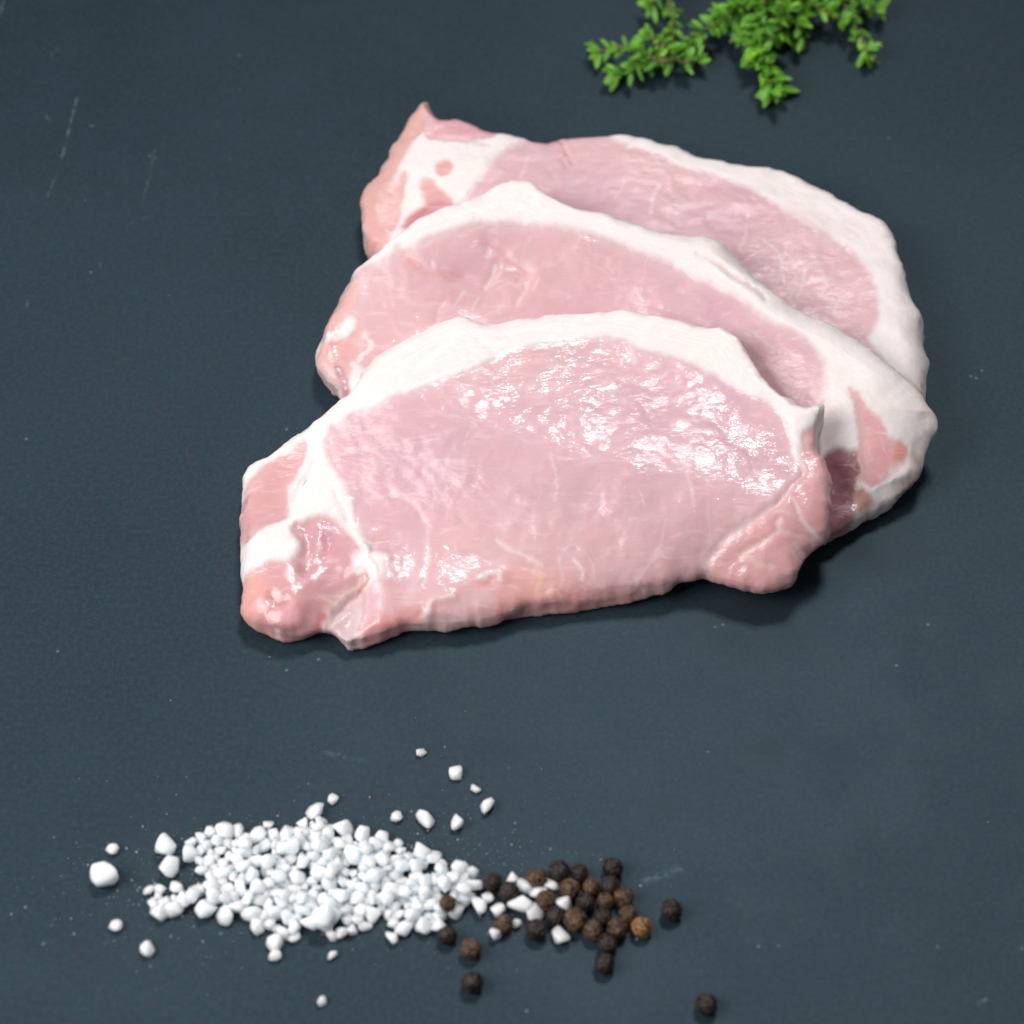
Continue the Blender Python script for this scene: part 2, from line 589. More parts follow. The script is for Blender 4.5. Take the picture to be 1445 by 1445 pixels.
        wx = x + 0.7 * fbm(x / 4, y / 4, self.seed + 21) + 0.35 * fbm(x / 1.2, y / 1.2, self.seed + 23)
        wy = y + 0.7 * fbm(x / 4, y / 4, self.seed + 22) + 0.35 * fbm(x / 1.2, y / 1.2, self.seed + 24)
        W = np.stack([wx, wy], 1)
        lab = np.zeros(n, int)
        pnames = ["fat_rim"]
        for (nm, pl, cc, soft, ln, pn) in self.tissues:
            pad = 6.0
            box = (W[:, 0] > pl[:, 0].min() - pad) & (W[:, 0] < pl[:, 0].max() + pad) & (W[:, 1] > pl[:, 1].min() - pad) & (W[:, 1] < pl[:, 1].max() + pad)
            sd = np.full(n, -50.0)
            sd[box] = sdist(W[box], pl)
            m = sstep(-soft, soft, sd)
            colr += (cc - colr) * m[:, None]
            lean += (ln - lean) * m
            if pn:
                if pn not in pnames:
                    pnames.append(pn)
                lab[sd > 0] = pnames.index(pn)
        relief += 0.35 * (1 - lean)
        for (pl, wd, cc, al, dep) in self.veins:
            pd = 3.5 * wd + 2
            box = (x > pl[:, 0].min() - pd) & (x < pl[:, 0].max() + pd) & (y > pl[:, 1].min() - pd) & (y < pl[:, 1].max() + pd)
            if not box.any():
                continue
            dv = np.full(n, 99.0)
            dv[box], _, _ = seg_dist(W[box], pl[:-1], pl[1:])
            ww = 1.25 * wd * (0.75 + 0.45 * fbm(x / 2.2, y / 2.2, self.seed + 41))
            m = sstep(ww, ww * 0.15, dv) * al
            colr += (cc - colr) * m[:, None]
            lean *= 1 - 0.6 * m
            relief += dep * np.exp(-(dv / (wd * 1.3)) ** 2)
        # thin blush where fat is thin, red at cut edges
        fade = sstep(0.0, 1.8, d)
        zt = self.top_of(x, y, d) + relief * fade
        zb = self.bot_of(x, y, d)
        zt[isb] = zb[isb] = (gsample(self.lift, x, y) + self.thick * 0.42)[isb]
        # the cut side is lumpy, not a clean round
        e2 = np.roll(poly, -1, 0) - np.roll(poly, 1, 0)
        e2 /= np.maximum(np.linalg.norm(e2, axis=1), 1e-6)[:, None]
        ox, oy = e2[si, 1], -e2[si, 0]
        sarc = (si + par) / len(poly) * self.per
        kk = (1 - sstep(0.0, 4.5, d))
        def bulge(z):
            return (1.2 * fbm(sarc / 10.0, z / 4.5, self.seed + 61, 2) + 0.18 * fbm(sarc / 2.4, z / 1.6, self.seed + 63, 2)) * kk
        bt, bb = bulge(zt), bulge(zb)
        xt, yt, xb, yb = x + ox * bt, y + oy * bt, x + ox * bb, y + oy * bb
        zt = zt + 0.5 * fbm(x / 3.0, y / 3.0, self.seed + 67, 2) * kk * fade
        nrm_t = vnormals(np.stack([xt, yt, zt], 1), F)
        nrm_b = vnormals(np.stack([xb, yb, zb], 1), F[:, ::-1])
        rim = nrm_t + nrm_b
        rim /= np.maximum(np.linalg.norm(rim, axis=1), 1e-6)[:, None]
        nrm_t[isb] = rim[isb]
        nrm_b[isb] = rim[isb]
        flow = np.stack([(si + par) / len(poly) * self.per, d, np.zeros(n)], 1)
        # each triangle to a part
        fl = lab[F]
        tl = np.where(fl[:, 1] == fl[:, 2], fl[:, 1], fl[:, 0])
        # keep only each part's largest connected area, small islands join what surrounds them
        tl = tidy(tl, F, len(pnames))
        root = bpy.data.objects.new(name, None)
        ax, ay = anchor if anchor else (float(x.mean()), float(y.mean()))
        root.location = (ax * 1e-3, ay * 1e-3, 0)
        root.empty_display_size = 0.01
        root['label'] = label
        root['category'] = "pork chop"
        root['group'] = group
        COL.objects.link(root)
        lo = np.full(n, 99); hi = np.full(n, -1)
        for k in range(3):
            np.minimum.at(lo, F[:, k], tl); np.maximum.at(hi, F[:, k], tl)
        sv = np.where((lo != hi))[0]
        kd = KDTree(len(sv))
        for i_, q_ in enumerate(sv.tolist()):
            kd.insert((x[q_], y[q_], 0), i_)
        kd.balance()
        flow[:, 2] = [min(kd.find((a_, b_, 0))[2] if len(sv) else 9, 9) for a_, b_ in zip(x.tolist(), y.tolist())]
        edge_tri = {}
        for k in range(3):
            for t, (u, v) in enumerate(zip(F[:, k].tolist(), F[:, (k + 1) % 3].tolist())):
                edge_tri[(u, v)] = t
        for pi, pn in enumerate(pnames):
            sel = np.where(tl == pi)[0]
            if len(sel) == 0:
                continue
            used = np.unique(F[sel])
            m = len(used)
            it = np.full(n, -1); it[used] = np.arange(m)
            ub = ~isb[used]
            ib = it.copy()
            ib[used[ub]] = m + np.arange(ub.sum())
            VV = np.vstack([np.stack([xt, yt, zt], 1)[used], np.stack([xb, yb, zb], 1)[used[ub]]])
            cen = np.stack([x, y], 1)[F[sel]].mean(1)
            inw = np.zeros((n, 2))
            for k in range(3):
                np.add.at(inw, F[sel][:, k], cen - np.stack([x, y], 1)[F[sel][:, k]])
            inw /= np.maximum(np.linalg.norm(inw, axis=1), 1e-6)[:, None]
            seam = np.zeros(n, bool)
            oth = np.unique(F[tl != pi])
            seam[oth] = True
            seam &= ~isb
            VV[m:, :2] += (inw * seam[:, None] * 0.12)[used[ub]]
            NN = np.vstack([nrm_t[used], nrm_b[used[ub]]])
            kf = (0.90 + 0.01 * lean)[:, None]
            CC = np.vstack([np.column_stack([colr * kf, lean])[used], np.column_stack([colr * kf, lean])[used[ub]]])
            LL = np.vstack([flow[used], flow[used[ub]]])
            ft = it[F[sel]]
            fb = ib[F[sel]][:, ::-1]
            walls = []
            wn = []
            ss = set(sel.tolist())
            for t in sel.tolist():
                tri = F[t]
                for k in range(3):
                    u, v = int(tri[k]), int(tri[(k + 1) % 3])
                    o = edge_tri.get((v, u))
                    if o is None or tl[o] == pi:
                        continue
                    e0 = V2[v] - V2[u]
                    nn_ = (e0[1], -e0[0]) / np.linalg.norm(e0)
                    q = [it[v], it[u], ib[u], ib[v]]
                    q2 = []
                    for z in q:
                        if z not in q2:
                            q2.append(int(z))
                    if len(q2) >= 3:
                        walls.append(q2)
                        wn.append((float(nn_[0]), float(nn_[1]), 0.0))
            faces = ft.tolist() + fb.tolist() + walls
            me = bpy.data.meshes.new(pn)
            co = VV.copy()
            co[:, 0] -= ax; co[:, 1] -= ay
            me.from_pydata((co * 1e-3).tolist(), [], faces)
            me.materials.append(mat)
            ca = me.attributes.new("tissue", 'FLOAT_COLOR', 'POINT')
            ca.data.foreach_set("color", np.clip(CC, 0, 1).astype(np.float32).ravel())
            fa = me.attributes.new("flow", 'FLOAT_VECTOR', 'POINT')
            fa.data.foreach_set("vector", LL.astype(np.float32).ravel())
            me.polygons.foreach_set("use_smooth", [True] * len(me.polygons))
            me.validate()
            cn = []
            nv = NN.tolist()
            for f_ in ft.tolist() + fb.tolist():
                for q in f_:
                    cn.append(nv[q])
            for q2, w_ in zip(walls, wn):
                cn += [w_] * len(q2)
            if len(cn) == len(me.loops):
                me.normals_split_custom_set(cn)
            ob = bpy.data.objects.new(pn, me)
            ob.parent = root
            COL.objects.link(ob)
        return root


def vnormals(V, F):
    a = V[F[:, 0]]; b = V[F[:, 1]]; c = V[F[:, 2]]
    fn = np.cross(b - a, c - a)
    N = np.zeros_like(V)
    for k in range(3):
        np.add.at(N, F[:, k], fn)
    return N / np.maximum(np.linalg.norm(N, axis=1), 1e-9)[:, None]


def tidy(tl, F, np_):
    """islands of triangles under 120 join a neighbouring region"""
    em = {}
    nb = [[] for _ in range(len(F))]
    for t, tri in enumerate(F.tolist()):
        for k in range(3):
            u, v = tri[k], tri[(k + 1) % 3]
            o = em.get((v, u))
            if o is not None:
                nb[t].append(o); nb[o].append(t)
            em[(u, v)] = t
    tl = tl.copy()
    seen = np.zeros(len(F), bool)
    comps = []
    for s in range(len(F)):
        if seen[s]:
            continue
        comp = [s]; seen[s] = True
        for t in comp:
            for o in nb[t]:
                if not seen[o] and tl[o] == tl[s]:
                    seen[o] = True
                    comp.append(o)
        comps.append(comp)
    best = {}
    for c in comps:
        best[tl[c[0]]] = max(best.get(tl[c[0]], 0), len(c))
    for c in sorted(comps, key=len):
        if len(c) < 400 and len(c) < best[tl[c[0]]] or len(c) < 60:
            around = [tl[o] for t in c for o in nb[t] if tl[o] != tl[c[0]]]
            if around:
                v = max(set(around), key=around.count)
                for t in c:
                    tl[t] = v
    return tl


# ------------------------------------------------------------------ the three chops
OUT3 = [(523,362),(514,345),(511,320),(512,290),(519,268),(535,245),(552,215),(568,187),(583,163),(599,148),(608,153),(616,166),(650,165),(690,180),(735,191),(775,196),(810,190),(850,188),(900,195),(955,208),(1010,222),(1050,230),(1090,234),(1130,250),(1165,268),(1205,290),(1240,312),(1262,345),(1275,380),(1285,415),(1300,440),(1307,460),(1305,490),(1310,520),(1308,552),(1298,585),(1240,585),(1150,540),(1050,480),(950,430),(850,400),(750,385),(650,385),(580,395),(545,385)]
OUT2 = [(478,563),(462,550),(450,532),(447,512),(449,490),(456,467),(470,445),(480,428),(490,405),(500,385),(515,368),(535,350),(560,328),(590,308),(625,293),(660,280),(690,264),(712,254),(732,252),(752,257),(775,272),(810,288),(850,297),(900,314),(955,325),(1003,327),(1025,340),(1045,365),(1080,395),(1120,425),(1180,450),(1220,475),(1255,503),(1285,533),(1305,560),(1317,585),(1317,605),(1308,625),(1303,645),(1299,670),(1284,692),(1258,712),(1230,728),(1205,743),(1182,758),(1160,768),(1100,770),(1000,745),(850,720),(700,690),(600,650),(520,610),(492,590)]
OUT1 = [(345,865),(347,835),(342,810),(338,785),(339,755),(341,725),(343,700),(341,685),(347,663),(357,650),(385,632),(420,610),(445,592),(470,570),(495,548),(510,527),(527,508),(552,489),(590,466),(630,450),(652,445),(672,451),(695,453),(740,444),(800,437),(860,434),(900,437),(940,445),(985,454),(1010,455),(1027,463),(1045,480),(1060,507),(1076,525),(1100,547),(1125,567),(1140,570),(1155,569),(1161,580),(1158,600),(1154,617),(1158,633),(1170,652),(1175,680),(1171,703),(1175,728),(1173,752),(1163,770),(1145,785),(1131,800),(1126,815),(1112,832),(1085,838),(1055,833),(1020,823),(995,817),(975,820),(950,831),(920,843),(870,853),(830,857),(780,864),(730,870),(680,882),(640,889),(600,893),(568,896),(545,904),(520,910),(492,913),(480,903),(470,893),(448,891),(425,902),(400,904),(375,893),(354,881)]

T3 = [
 ("eye", [(640,300),(656,280),(672,258),(692,238),(708,214),(738,202),(770,200),(795,196),(830,193),(868,197),(905,208),(960,232),(1030,254),(1090,284),(1148,326),(1195,350),(1225,385),(1240,425),(1236,462),(1226,482),(1260,560),(1150,570),(1000,470),(800,420),(640,400)], LEANP, 1.0, 1.0, "loin_eye"),
 ("eyeglow", [(690,240),(720,212),(780,200),(870,200),(960,235),(1090,287),(1200,355),(1232,420),(1222,470),(1200,430),(1150,370),(1050,300),(930,258),(850,240),(780,225),(720,245),(660,300)], LEAN, 2.5, 1.0, None),
 ("edge", [(599,146),(612,158),(604,180),(588,195),(572,220),(560,245),(552,262),(545,290),(530,310),(508,322),(505,290),(516,262),(535,240),(552,212),(568,182),(585,158)], lin(228,182,174), 0.8, 0.7, "side_muscle"),
 ("edge2", [(552,262),(570,240),(574,262),(568,290),(562,315),(545,345),(524,370),(505,350),(508,318),(530,305),(545,285)], LEANS, 0.8, 0.9, "side_muscle"),
 ("topm", [(602,192),(612,166),(650,163),(692,178),(704,190),(690,196),(645,198),(615,196)], lin(228,176,180), 0.7, 0.9, "top_muscle"),
 ("oval", [(612,240),(620,229),(634,226),(640,234),(632,244),(618,249)], LEANS, 0.7, 0.8, None),
 ("patch", [(594,258),(604,252),(618,262),(634,276),(642,290),(632,310),(600,312),(575,322),(574,308),(590,298),(601,288)], LEANS, 0.8, 0.9, None),
 ("patchd", [(600,290),(625,283),(640,296),(610,310),(570,325),(576,306)], lin(214,150,155), 1.2, 0.9, None),
]
V3 = [([(745,222),(742,240),(736,250)],0.5,FATP,0.5,-0.1),([(775,238),(788,252)],0.5,FATP,0.4,0),([(880,252),(876,268),(868,280)],0.6,FATP,0.4,0),
 ([(930,262),(922,280),(918,300)],0.7,FATP,0.6,0),([(1058,305),(1050,330),(1040,352)],0.5,FATP,0.4,0),([(1110,345),(1104,375),(1096,400)],0.5,FATP,0.5,0),
 ([(1140,380),(1132,400),(1125,420)],0.6,FATP,0.6,-0.1),([(1060,330),(1090,345),(1108,372),(1125,370)],0.5,FATP,0.5,0),([(1165,395),(1160,420)],0.5,FATP,0.4,0),
 ([(1190,420),(1175,440),(1196,442)],0.5,FATP,0.4,0),([(800,215),(790,225),(800,235)],0.4,LEAND,0.4,-0.2),([(770,198),(785,202),(800,215),(808,232)],0.35,LEAND,0.55,-0.5),
 ([(616,196),(660,199),(690,204)],0.7,lin(236,205,208),0.6,-0.3),([(600,170),(596,184),(586,192)],0.6,lin(214,160,150),0.5,-0.4),
 ([(575,335),(550,330),(545,325)],0.6,FATP,0.6,0.1),([(508,312),(516,318),(518,330)],0.7,FATG,0.6,0.2)]
T2 = [
 ("eye", [(470,438),(486,416),(506,388),(536,366),(570,352),(610,333),(650,320),(700,314),(760,316),(820,326),(860,337),(900,352),(950,374),(1000,397),(1040,420),(1080,450),(1112,464),(1138,480),(1158,508),(1167,540),(1160,572),(1150,640),(1100,700),(900,700),(700,650),(560,560),(500,512),(505,498),(508,480),(500,462),(488,452)], LEAN, 1.0, 1.0, "loin_eye"),
 ("deep", [(900,365),(960,395),(1040,432),(1110,475),(1145,500),(1160,545),(1150,600),(1060,560),(1000,480),(900,440),(800,430)], LEANP, 3.0, 1.0, None),
 ("edge", [(447,500),(452,470),(462,452),(480,428),(492,405),(505,392),(506,420),(494,445),(482,455),(470,470),(478,492),(500,485),(505,500),(500,520),(492,540),(500,570),(478,570),(455,548),(445,525)], lin(233,190,184), 0.7, 0.8, "side_muscle"),
 ("cavity", [(470,472),(484,455),(500,448),(510,470),(508,500),(500,512),(480,510),(465,500),(462,480)], lin(232,182,178), 1.2, 0.9, None),
 ("white", [(463,466),(468,474),(476,466),(484,452),(494,446),(500,456),(494,470),(484,478),(470,484),(458,478)], FAT, 0.7, 0.1, None),
 ("darkslit", [(470,512),(480,518),(490,530),(497,545),(496,560),(486,560),(480,545),(472,528)], lin(206,146,156), 0.7, 0.9, None),
 ("lump", [(448,522),(458,516),(470,522),(482,545),(486,556),(478,566),(462,552),(450,538)], lin(240,214,208), 0.8, 0.3, None),
 ("wedge", [(1199,545),(1212,556),(1226,575),(1240,592),(1252,612),(1262,624),(1279,632),(1277,664),(1262,672),(1250,680),(1240,690),(1228,694),(1214,690),(1212,650),(1210,610),(1204,575)], lin(234,182,182), 0.6, 0.9, "wedge_muscle"),
 ("wedge2", [(1262,626),(1279,632),(1277,664),(1258,672),(1262,650)], lin(228,160,144), 0.8, 0.8, None),
 ("dark", [(1170,640),(1212,640),(1214,668),(1212,690),(1208,706),(1206,724),(1192,740),(1176,752),(1150,755),(1140,700)], DARK, 0.7, 1.0, "dark_muscle"),
 ("below", [(1210,690),(1222,688),(1234,702),(1230,712),(1205,725),(1188,745),(1176,760),(1160,768),(1172,748),(1200,726),(1205,710)], lin(214,160,150), 1.0, 0.7, None),
 ("right", [(1300,650),(1290,640),(1282,668),(1268,690),(1240,712),(1210,735),(1185,752),(1165,775),(1200,765),(1260,735),(1300,700)], lin(226,196,186), 1.2, 0.5, None),
]
V2_ = [([(1212,690),(1218,684),(1228,692),(1240,690)],0.8,FAT,0.9,0.3),([(1210,721),(1230,717),(1250,708),(1268,694)],1.4,FAT,0.9,0.4),([(1206,736),(1214,732)],1.5,FATG,0.9,0.4),
 ([(1250,682),(1262,676),(1276,668),(1288,660)],2.2,FAT,0.8,0.3),([(1212,644),(1214,668),(1212,688)],0.6,lin(235,205,195),0.8,0.1),
 ([(508,512),(514,500),(522,492),(520,480),(512,470)],1.0,FATP,0.9,0.2),([(498,515),(512,522),(502,538)],0.9,FATP,0.8,0.2),([(470,472),(462,480)],0.8,FAT,0.8,0.3),
 ([(476,520),(486,538),(492,552)],0.35,FAT,0.8,0.1),
 ([(560,328),(500,392),(486,414)],0.5,FATP,0.2,0),
 ([(628,425),(620,438),(614,460)],0.6,FATP,0.6,-0.15),([(655,410),(640,432)],0.45,FATP,0.5,0),([(700,375),(694,392),(684,408)],0.6,FATP,0.7,-0.2),
 ([(712,372),(698,398)],0.45,FATP,0.5,0),([(745,398),(738,415),(728,430)],0.6,FATP,0.6,-0.1),([(675,420),(668,436)],0.4,FATP,0.5,0),([(760,395),(752,412)],0.45,FATP,0.5,0),
 ([(690,345),(715,362),(742,385),(735,392)],1.4,lin(232,178,178),0.5,-0.6),([(560,350),(590,375),(630,390),(650,385)],1.6,lin(230,168,165),0.45,-0.4),
 ([(1060,470),(1100,495),(1130,505)],0.5,FATP,0.4,0),([(1070,520),(1100,525),(1130,540)],0.5,FATP,0.35,0),
 ([(985,360),(1010,372),(1040,390),(1080,420)],0.8,lin(244,222,216),0.7,-0.5)]
T1 = [
 ("eye", [(461,640),(459,622),(468,602),(490,590),(520,575),(560,559),(600,545),(640,529),(690,510),(740,492),(790,481),(850,477),(885,482),(905,493),(940,502),(975,512),(1008,530),(1050,552),(1085,566),(1105,588),(1114,612),(1120,640),(1135,655),(1160,640),(1180,660),(1182,700),(1182,760),(1130,820),(1110,845),(1040,840),(995,822),(975,824),(920,850),(830,864),(730,878),(640,896),(560,905),(500,920),(505,890),(514,860),(516,835),(530,820),(530,790),(516,768),(505,745),(498,718),(488,690),(474,664)], LEAN, 0.95, 1.0, "loin_eye"),
 ("cool", [(540,640),(640,590),(760,560),(900,540),(1020,560),(1090,610),(1110,660),(1080,700),(960,740),(800,720),(640,700),(560,700)], LEANP, 5.0, 1.0, None),
 ("bottomedge", [(500,915),(520,880),(560,862),(610,850),(660,830),(700,812),(730,806),(760,815),(800,822),(880,830),(960,812),(1000,800),(1010,822),(960,845),(830,872),(640,905)], lin(231,172,168), 2.2, 0.9, None),
 ("salmon", [(690,815),(720,800),(755,800),(775,812),(800,822),(795,845),(740,850),(700,840)], lin(233,184,178), 2.5, 0.9, None),
 ("pale", [(610,858),(640,840),(680,832),(700,845),(690,868),(650,880),(605,885),(580,878)], lin(233,196,194), 1.5, 0.8, None),
 ("cap", [(1128,620),(1150,610),(1160,632),(1176,650),(1182,690),(1182,760),(1135,805),(1115,845),(1050,842),(995,822),(990,808),(1010,782),(1048,745),(1090,712),(1120,680),(1132,650)], lin(230,180,180), 0.8, 1.0, "side_muscle"),
 ("tipstrip", [(432,628),(424,624),(405,638),(375,655),(352,675),(342,700),(338,740),(335,765),(352,762),(372,742),(395,736),(408,728),(405,705),(410,685),(424,662),(432,645)], lin(228,180,178), 0.7, 1.0, "tip_muscle"),
 ("blob", [(412,742),(430,733),(458,728),(482,742),(500,765),(514,790),(514,815),(508,832),(488,845),(470,858),(455,870),(448,892),(425,905),(400,908),(370,895),(345,880),(340,850),(350,815),(372,792),(400,795),(418,785),(424,765)], lin(228,178,176), 0.9, 0.95, "tip_muscle"),
 ("blobin", [(425,752),(460,742),(490,765),(500,800),(490,830),(455,840),(430,820),(430,785)], lin(225,178,180), 3.0, 1.0, None),
 ("blobedge", [(345,830),(365,810),(385,830),(380,860),(395,885),(370,890),(345,875)], lin(236,180,172), 1.5, 0.8, None),
 ("mem", [(508,828),(512,850),(506,875),(498,900),(490,915),(474,898),(450,892),(446,880),(460,864),(482,848),(500,836)], MEMB, 0.5, 0.4, "membrane"),
]
V1 = [([(1125,575),(1122,600),(1121,618),(1128,640),(1130,655)],1.2,FAT,0.9,0.2),([(1124,608),(1140,600),(1152,578)],1.8,FAT,0.5,0.2),
 ([(1128,650),(1130,668),(1118,688),(1100,706)],0.55,lin(240,205,196),0.9,-0.4),([(1102,704),(1075,725),(1045,745),(1020,765),(1000,790),(988,806)],0.7,lin(238,205,200),0.8,-0.5),
 ([(1120,702),(1130,722),(1134,735),(1150,748),(1166,763)],0.75,lin(243,222,220),0.9,-0.2),([(1095,735),(1098,750),(1080,762),(1055,775),(1043,783)],0.7,lin(241,214,208),0.9,-0.3),
 ([(1098,750),(1120,756),(1150,760)],0.45,lin(241,214,208),0.6,-0.2),([(1120,768),(1140,780)],0.6,lin(241,214,208),0.7,-0.2),([(1040,782),(1058,785),(1070,795),(1090,800)],0.8,lin(240,210,200),0.8,-0.1),
 ([(1000,790),(1010,800),(1020,805)],0.7,lin(238,205,195),0.6,0),([(1158,632),(1172,655),(1173,680)],0.6,lin(240,205,190),0.8,0),
 ([(522,768),(524,785),(519,800)],0.5,FATP,0.6,-0.1),([(548,700),(575,705),(595,730),(604,760),(604,800),(598,825)],0.6,FATP,0.55,-0.15),
 ([(604,745),(600,765),(600,790),(585,830),(575,850)],1.3,lin(238,208,208),0.5,0.1),([(535,745),(530,770),(528,790),(540,810)],0.5,lin(238,190,180),0.5,-0.3),
 ([(500,905),(505,880),(515,860),(522,830)],0.8,lin(232,205,200),0.7,0.3),([(505,912),(540,900),(575,885),(590,868),(600,862)],0.9,lin(236,190,178),0.6,-0.7),
 ([(600,862),(606,852),(620,845),(640,842)],0.8,FATG,0.7,0.5),([(600,870),(604,864)],1.2,FATG,0.7,0.6),([(678,815),(700,808),(704,820)],1.3,FATG,0.8,0.5),
 ([(705,765),(730,780),(750,790),(765,800)],0.8,FATP,0.6,0),([(757,800),(762,815),(758,830)],0.9,lin(243,205,175),0.7,0),([(810,790),(820,800),(821,816)],0.6,FATP,0.8,0.1),
 ([(775,640),(782,665),(783,705)],0.5,FATP,0.5,0),([(960,640),(975,690),(980,720)],0.5,FATP,0.5,0),([(900,690),(910,712)],0.4,FATP,0.5,0),([(975,655),(1000,680)],0.4,FATP,0.4,0),
 ([(680,590),(660,612),(655,632)],0.4,FATP,0.4,0),([(885,480),(893,498),(897,510)],1.3,FATP,0.6,0),
 ([(512,812),(518,822),(508,832)],0.9,RED,0.75,-0.8),([(508,828),(492,840),(478,850),(462,862)],0.6,lin(245,215,195),0.95,0.35),
 ([(506,838),(480,858),(455,880)],0.9,lin(196,140,142),0.5,-0.9),([(514,835),(512,860),(504,885)],0.7,lin(200,150,155),0.6,-0.7),([(458,864),(448,868),(444,882)],1.2,lin(205,120,112),0.8,-0.5),
 ([(380,850),(378,865),(388,885)],0.55,FATP,0.8,0.3),([(385,840),(395,846),(402,846)],1.1,lin(205,140,142),0.6,-0.8),([(430,745),(436,770),(434,800)],1.6,lin(214,150,152),0.5,-0.7),([(462,760),(466,775),(455,785)],0.9,lin(220,150,155),0.5,-0.5),
 ([(432,678),(425,684)],0.35,RED,0.7,-0.5),([(430,668),(418,690),(412,705)],1.0,lin(242,212,210),0.6,-0.5),([(440,652),(430,672)],0.9,lin(242,212,212),0.6,-0.4),
 ([(470,690),(480,715),(490,735)],0.5,lin(243,215,214),0.5,-0.3),([(408,804),(410,815)],1.4,FAT,0.8,0.3),
 ([(510,800),(518,796),(528,801)],4.6,FAT,1.0,2.2),([(505,812),(512,806)],1.6,FAT,0.9,0.6)]

build_tabletop()
WET, DAMP, DULL = [meat_material(*a) for a in (("raw_pork_wet", 1.0), ("raw_pork_damp", 0.8), ("raw_pork_dull", 0.30))]
G = "raw pork chops overlapping on the slate"
chop3 = Chop(OUT3, 11.5, 4.0, T3, V3, [(602, 160, 4, 5, 2.2), (560, 300, 9, 14, -2.0), (760, 200, 14, 9, -1.5), (830, 210, 16, 10, 1.2), (1290, 470, 12, 14, 1.5)], None, 3,
             [(1305, 480, 14, 10), (525, 320, 14, 5)])
S = chop3.support(None)
chop2 = Chop(OUT2, 11.5, 4.0, T2, V2_, [(730, 262, 13, 9, 2.2), (1290, 590, 14, 16, 2.0), (1180, 590, 12, 16, 1.5), (480, 500, 7, 7, -2.0), (1190, 690, 9, 11, -2.5), (1235, 700, 10, 6, -1.5), (1000, 335, 16, 6, 1.5)], S, 13,
             [(1180, 440, 26, 12), (1270, 520, 26, 17), (1310, 600, 22, 15), (1050, 360, 22, 9), (1230, 730, 16, 7)])
S = chop2.support(S)
chop1 = Chop(OUT1, 10.5, 4.6, T1, V1, [(650, 452, 9, 6, 2.0), (1020, 465, 12, 8, 2.2), (1142, 580, 5, 5, 2.0), (460, 785, 12, 12, -0.8), (385, 770, 10, 9, 1.6), (440, 870, 9, 8, 1.2), (480, 880, 6, 12, -5.0), (505, 850, 3.5, 9, -2.5),
             (560, 885, 12, 6, 1.0), (670, 850, 14, 7, 1.2), (380, 700, 8, 14, -1.2), (440, 700, 8, 12, 1.2), (1120, 690, 10, 7, -1.5), (1010, 800, 10, 6, -1.5), (1150, 700, 8, 12, 1.2)], S, 29,
             [(640, 885, 24, 12), (520, 905, 14, 9), (780, 862, 26, 12), (900, 850, 24, 11), (400, 890, 16, 10), (1080, 830, 18, 11), (340, 770, 12, 6)])
chop3.build(DULL, "pork_chop", "hindmost pork chop, half covered, with torn pink tip and fat rim nearest the thyme", G, None)
chop2.build(DAMP, "pork_chop", "middle pork chop lying between two others, with a small dark purple muscle at its end", G, None)
chop1.build(WET, "pork_chop", "topmost pork chop, wholly uncovered, with wet glistening pink eye nearest the salt and peppercorns", G, None)

# ------------------------------------------------------------------ peppercorns
def pepper_material(name, c_dark, c_light):
    T = NT(name)
    obj = T.n('ShaderNodeTexCoord').outputs['Object']
    at = T.n('ShaderNodeAttribute', attribute_name="ridge")
    n = T.noise(obj, 900.0, 4.0, 0.65)
    f = T.math('ADD', T.math('MULTIPLY', at.outputs['Fac'], 0.65), T.math('MULTIPLY', n, 0.45), clamp=True)
    T.l(T.mixc(T.maprange(f, 0.25, 0.85), c_dark, c_light), T.b.inputs['Base Color'])
    T.b.inputs['Roughness'].default_value = 0.55
    T.b.inputs['Specular IOR Level'].default_value = 0.4
    bp = T.n('ShaderNodeBump', i_Strength=0.6, i_Distance=0.0001)
    T.l(T.noise(obj, 2500.0, 3.0, 0.6), bp.inputs['Height'])
    T.l(bp.outputs[0], T.b.inputs['Normal'])
    return T.m


PEP = {
    'black': pepper_material("peppercorn_black", lin(16, 13, 12), lin(72, 58, 50)),
    'brown': pepper_material("peppercorn_brown", lin(38, 27, 20), lin(128, 96, 68)),
    'tan': pepper_material("peppercorn_tan", lin(78, 52, 26), lin(186, 142, 88)),
}


def ico(sub):
    import bmesh
    bm = bmesh.new()
    bmesh.ops.create_icosphere(bm, subdivisions=sub, radius=1.0)
    V = np.array([v.co[:] for v in bm.verts])
    F = [[v.index for v in f.verts] for f in bm.faces]
    bm.free()
    return V, F


ICO4 = ico(5)


def pepper_mesh(seed, mat):
    V, F = ICO4
    rs = np.random.default_rng(seed)
    V = V / np.linalg.norm(V, axis=1)[:, None]
    off = Vector(rs.uniform(-50, 50, 3))
    out = np.zeros(len(V)); rid = np.zeros(len(V))
    for i, v in enumerate(V.tolist()):
        p = Vector(v)
        w = p * 2.3 + off
        a = mnoise.noise(w) ; b = mnoise.noise(w * 2.2 + Vector((7, 3, 1)))
        r1 = 1 - abs(a) * 3.4
        r2 = 1 - abs(b) * 3.0
        r = max(r1, 0) ** 1.5 * 0.65 + max(r2, 0) ** 1.5 * 0.4
        rid[i] = min(r, 1)
        out[i] = 0.89 + 0.17 * r + 0.045 * mnoise.noise(p * 1.1 + off)
    s = rs.uniform(0.94, 1.06, 3)
    P = V * out[:, None] * s
    me = bpy.data.meshes.new("peppercorn")
    me.from_pydata((P * 1e-3).tolist(), [], F)
    me.materials.append(mat)
    a = me.attributes.new("ridge", 'FLOAT', 'POINT')
    a.data.foreach_set("value", rid.astype(np.float32))
    me.polygons.foreach_set("use_smooth", [True] * len(me.polygons))
    return me


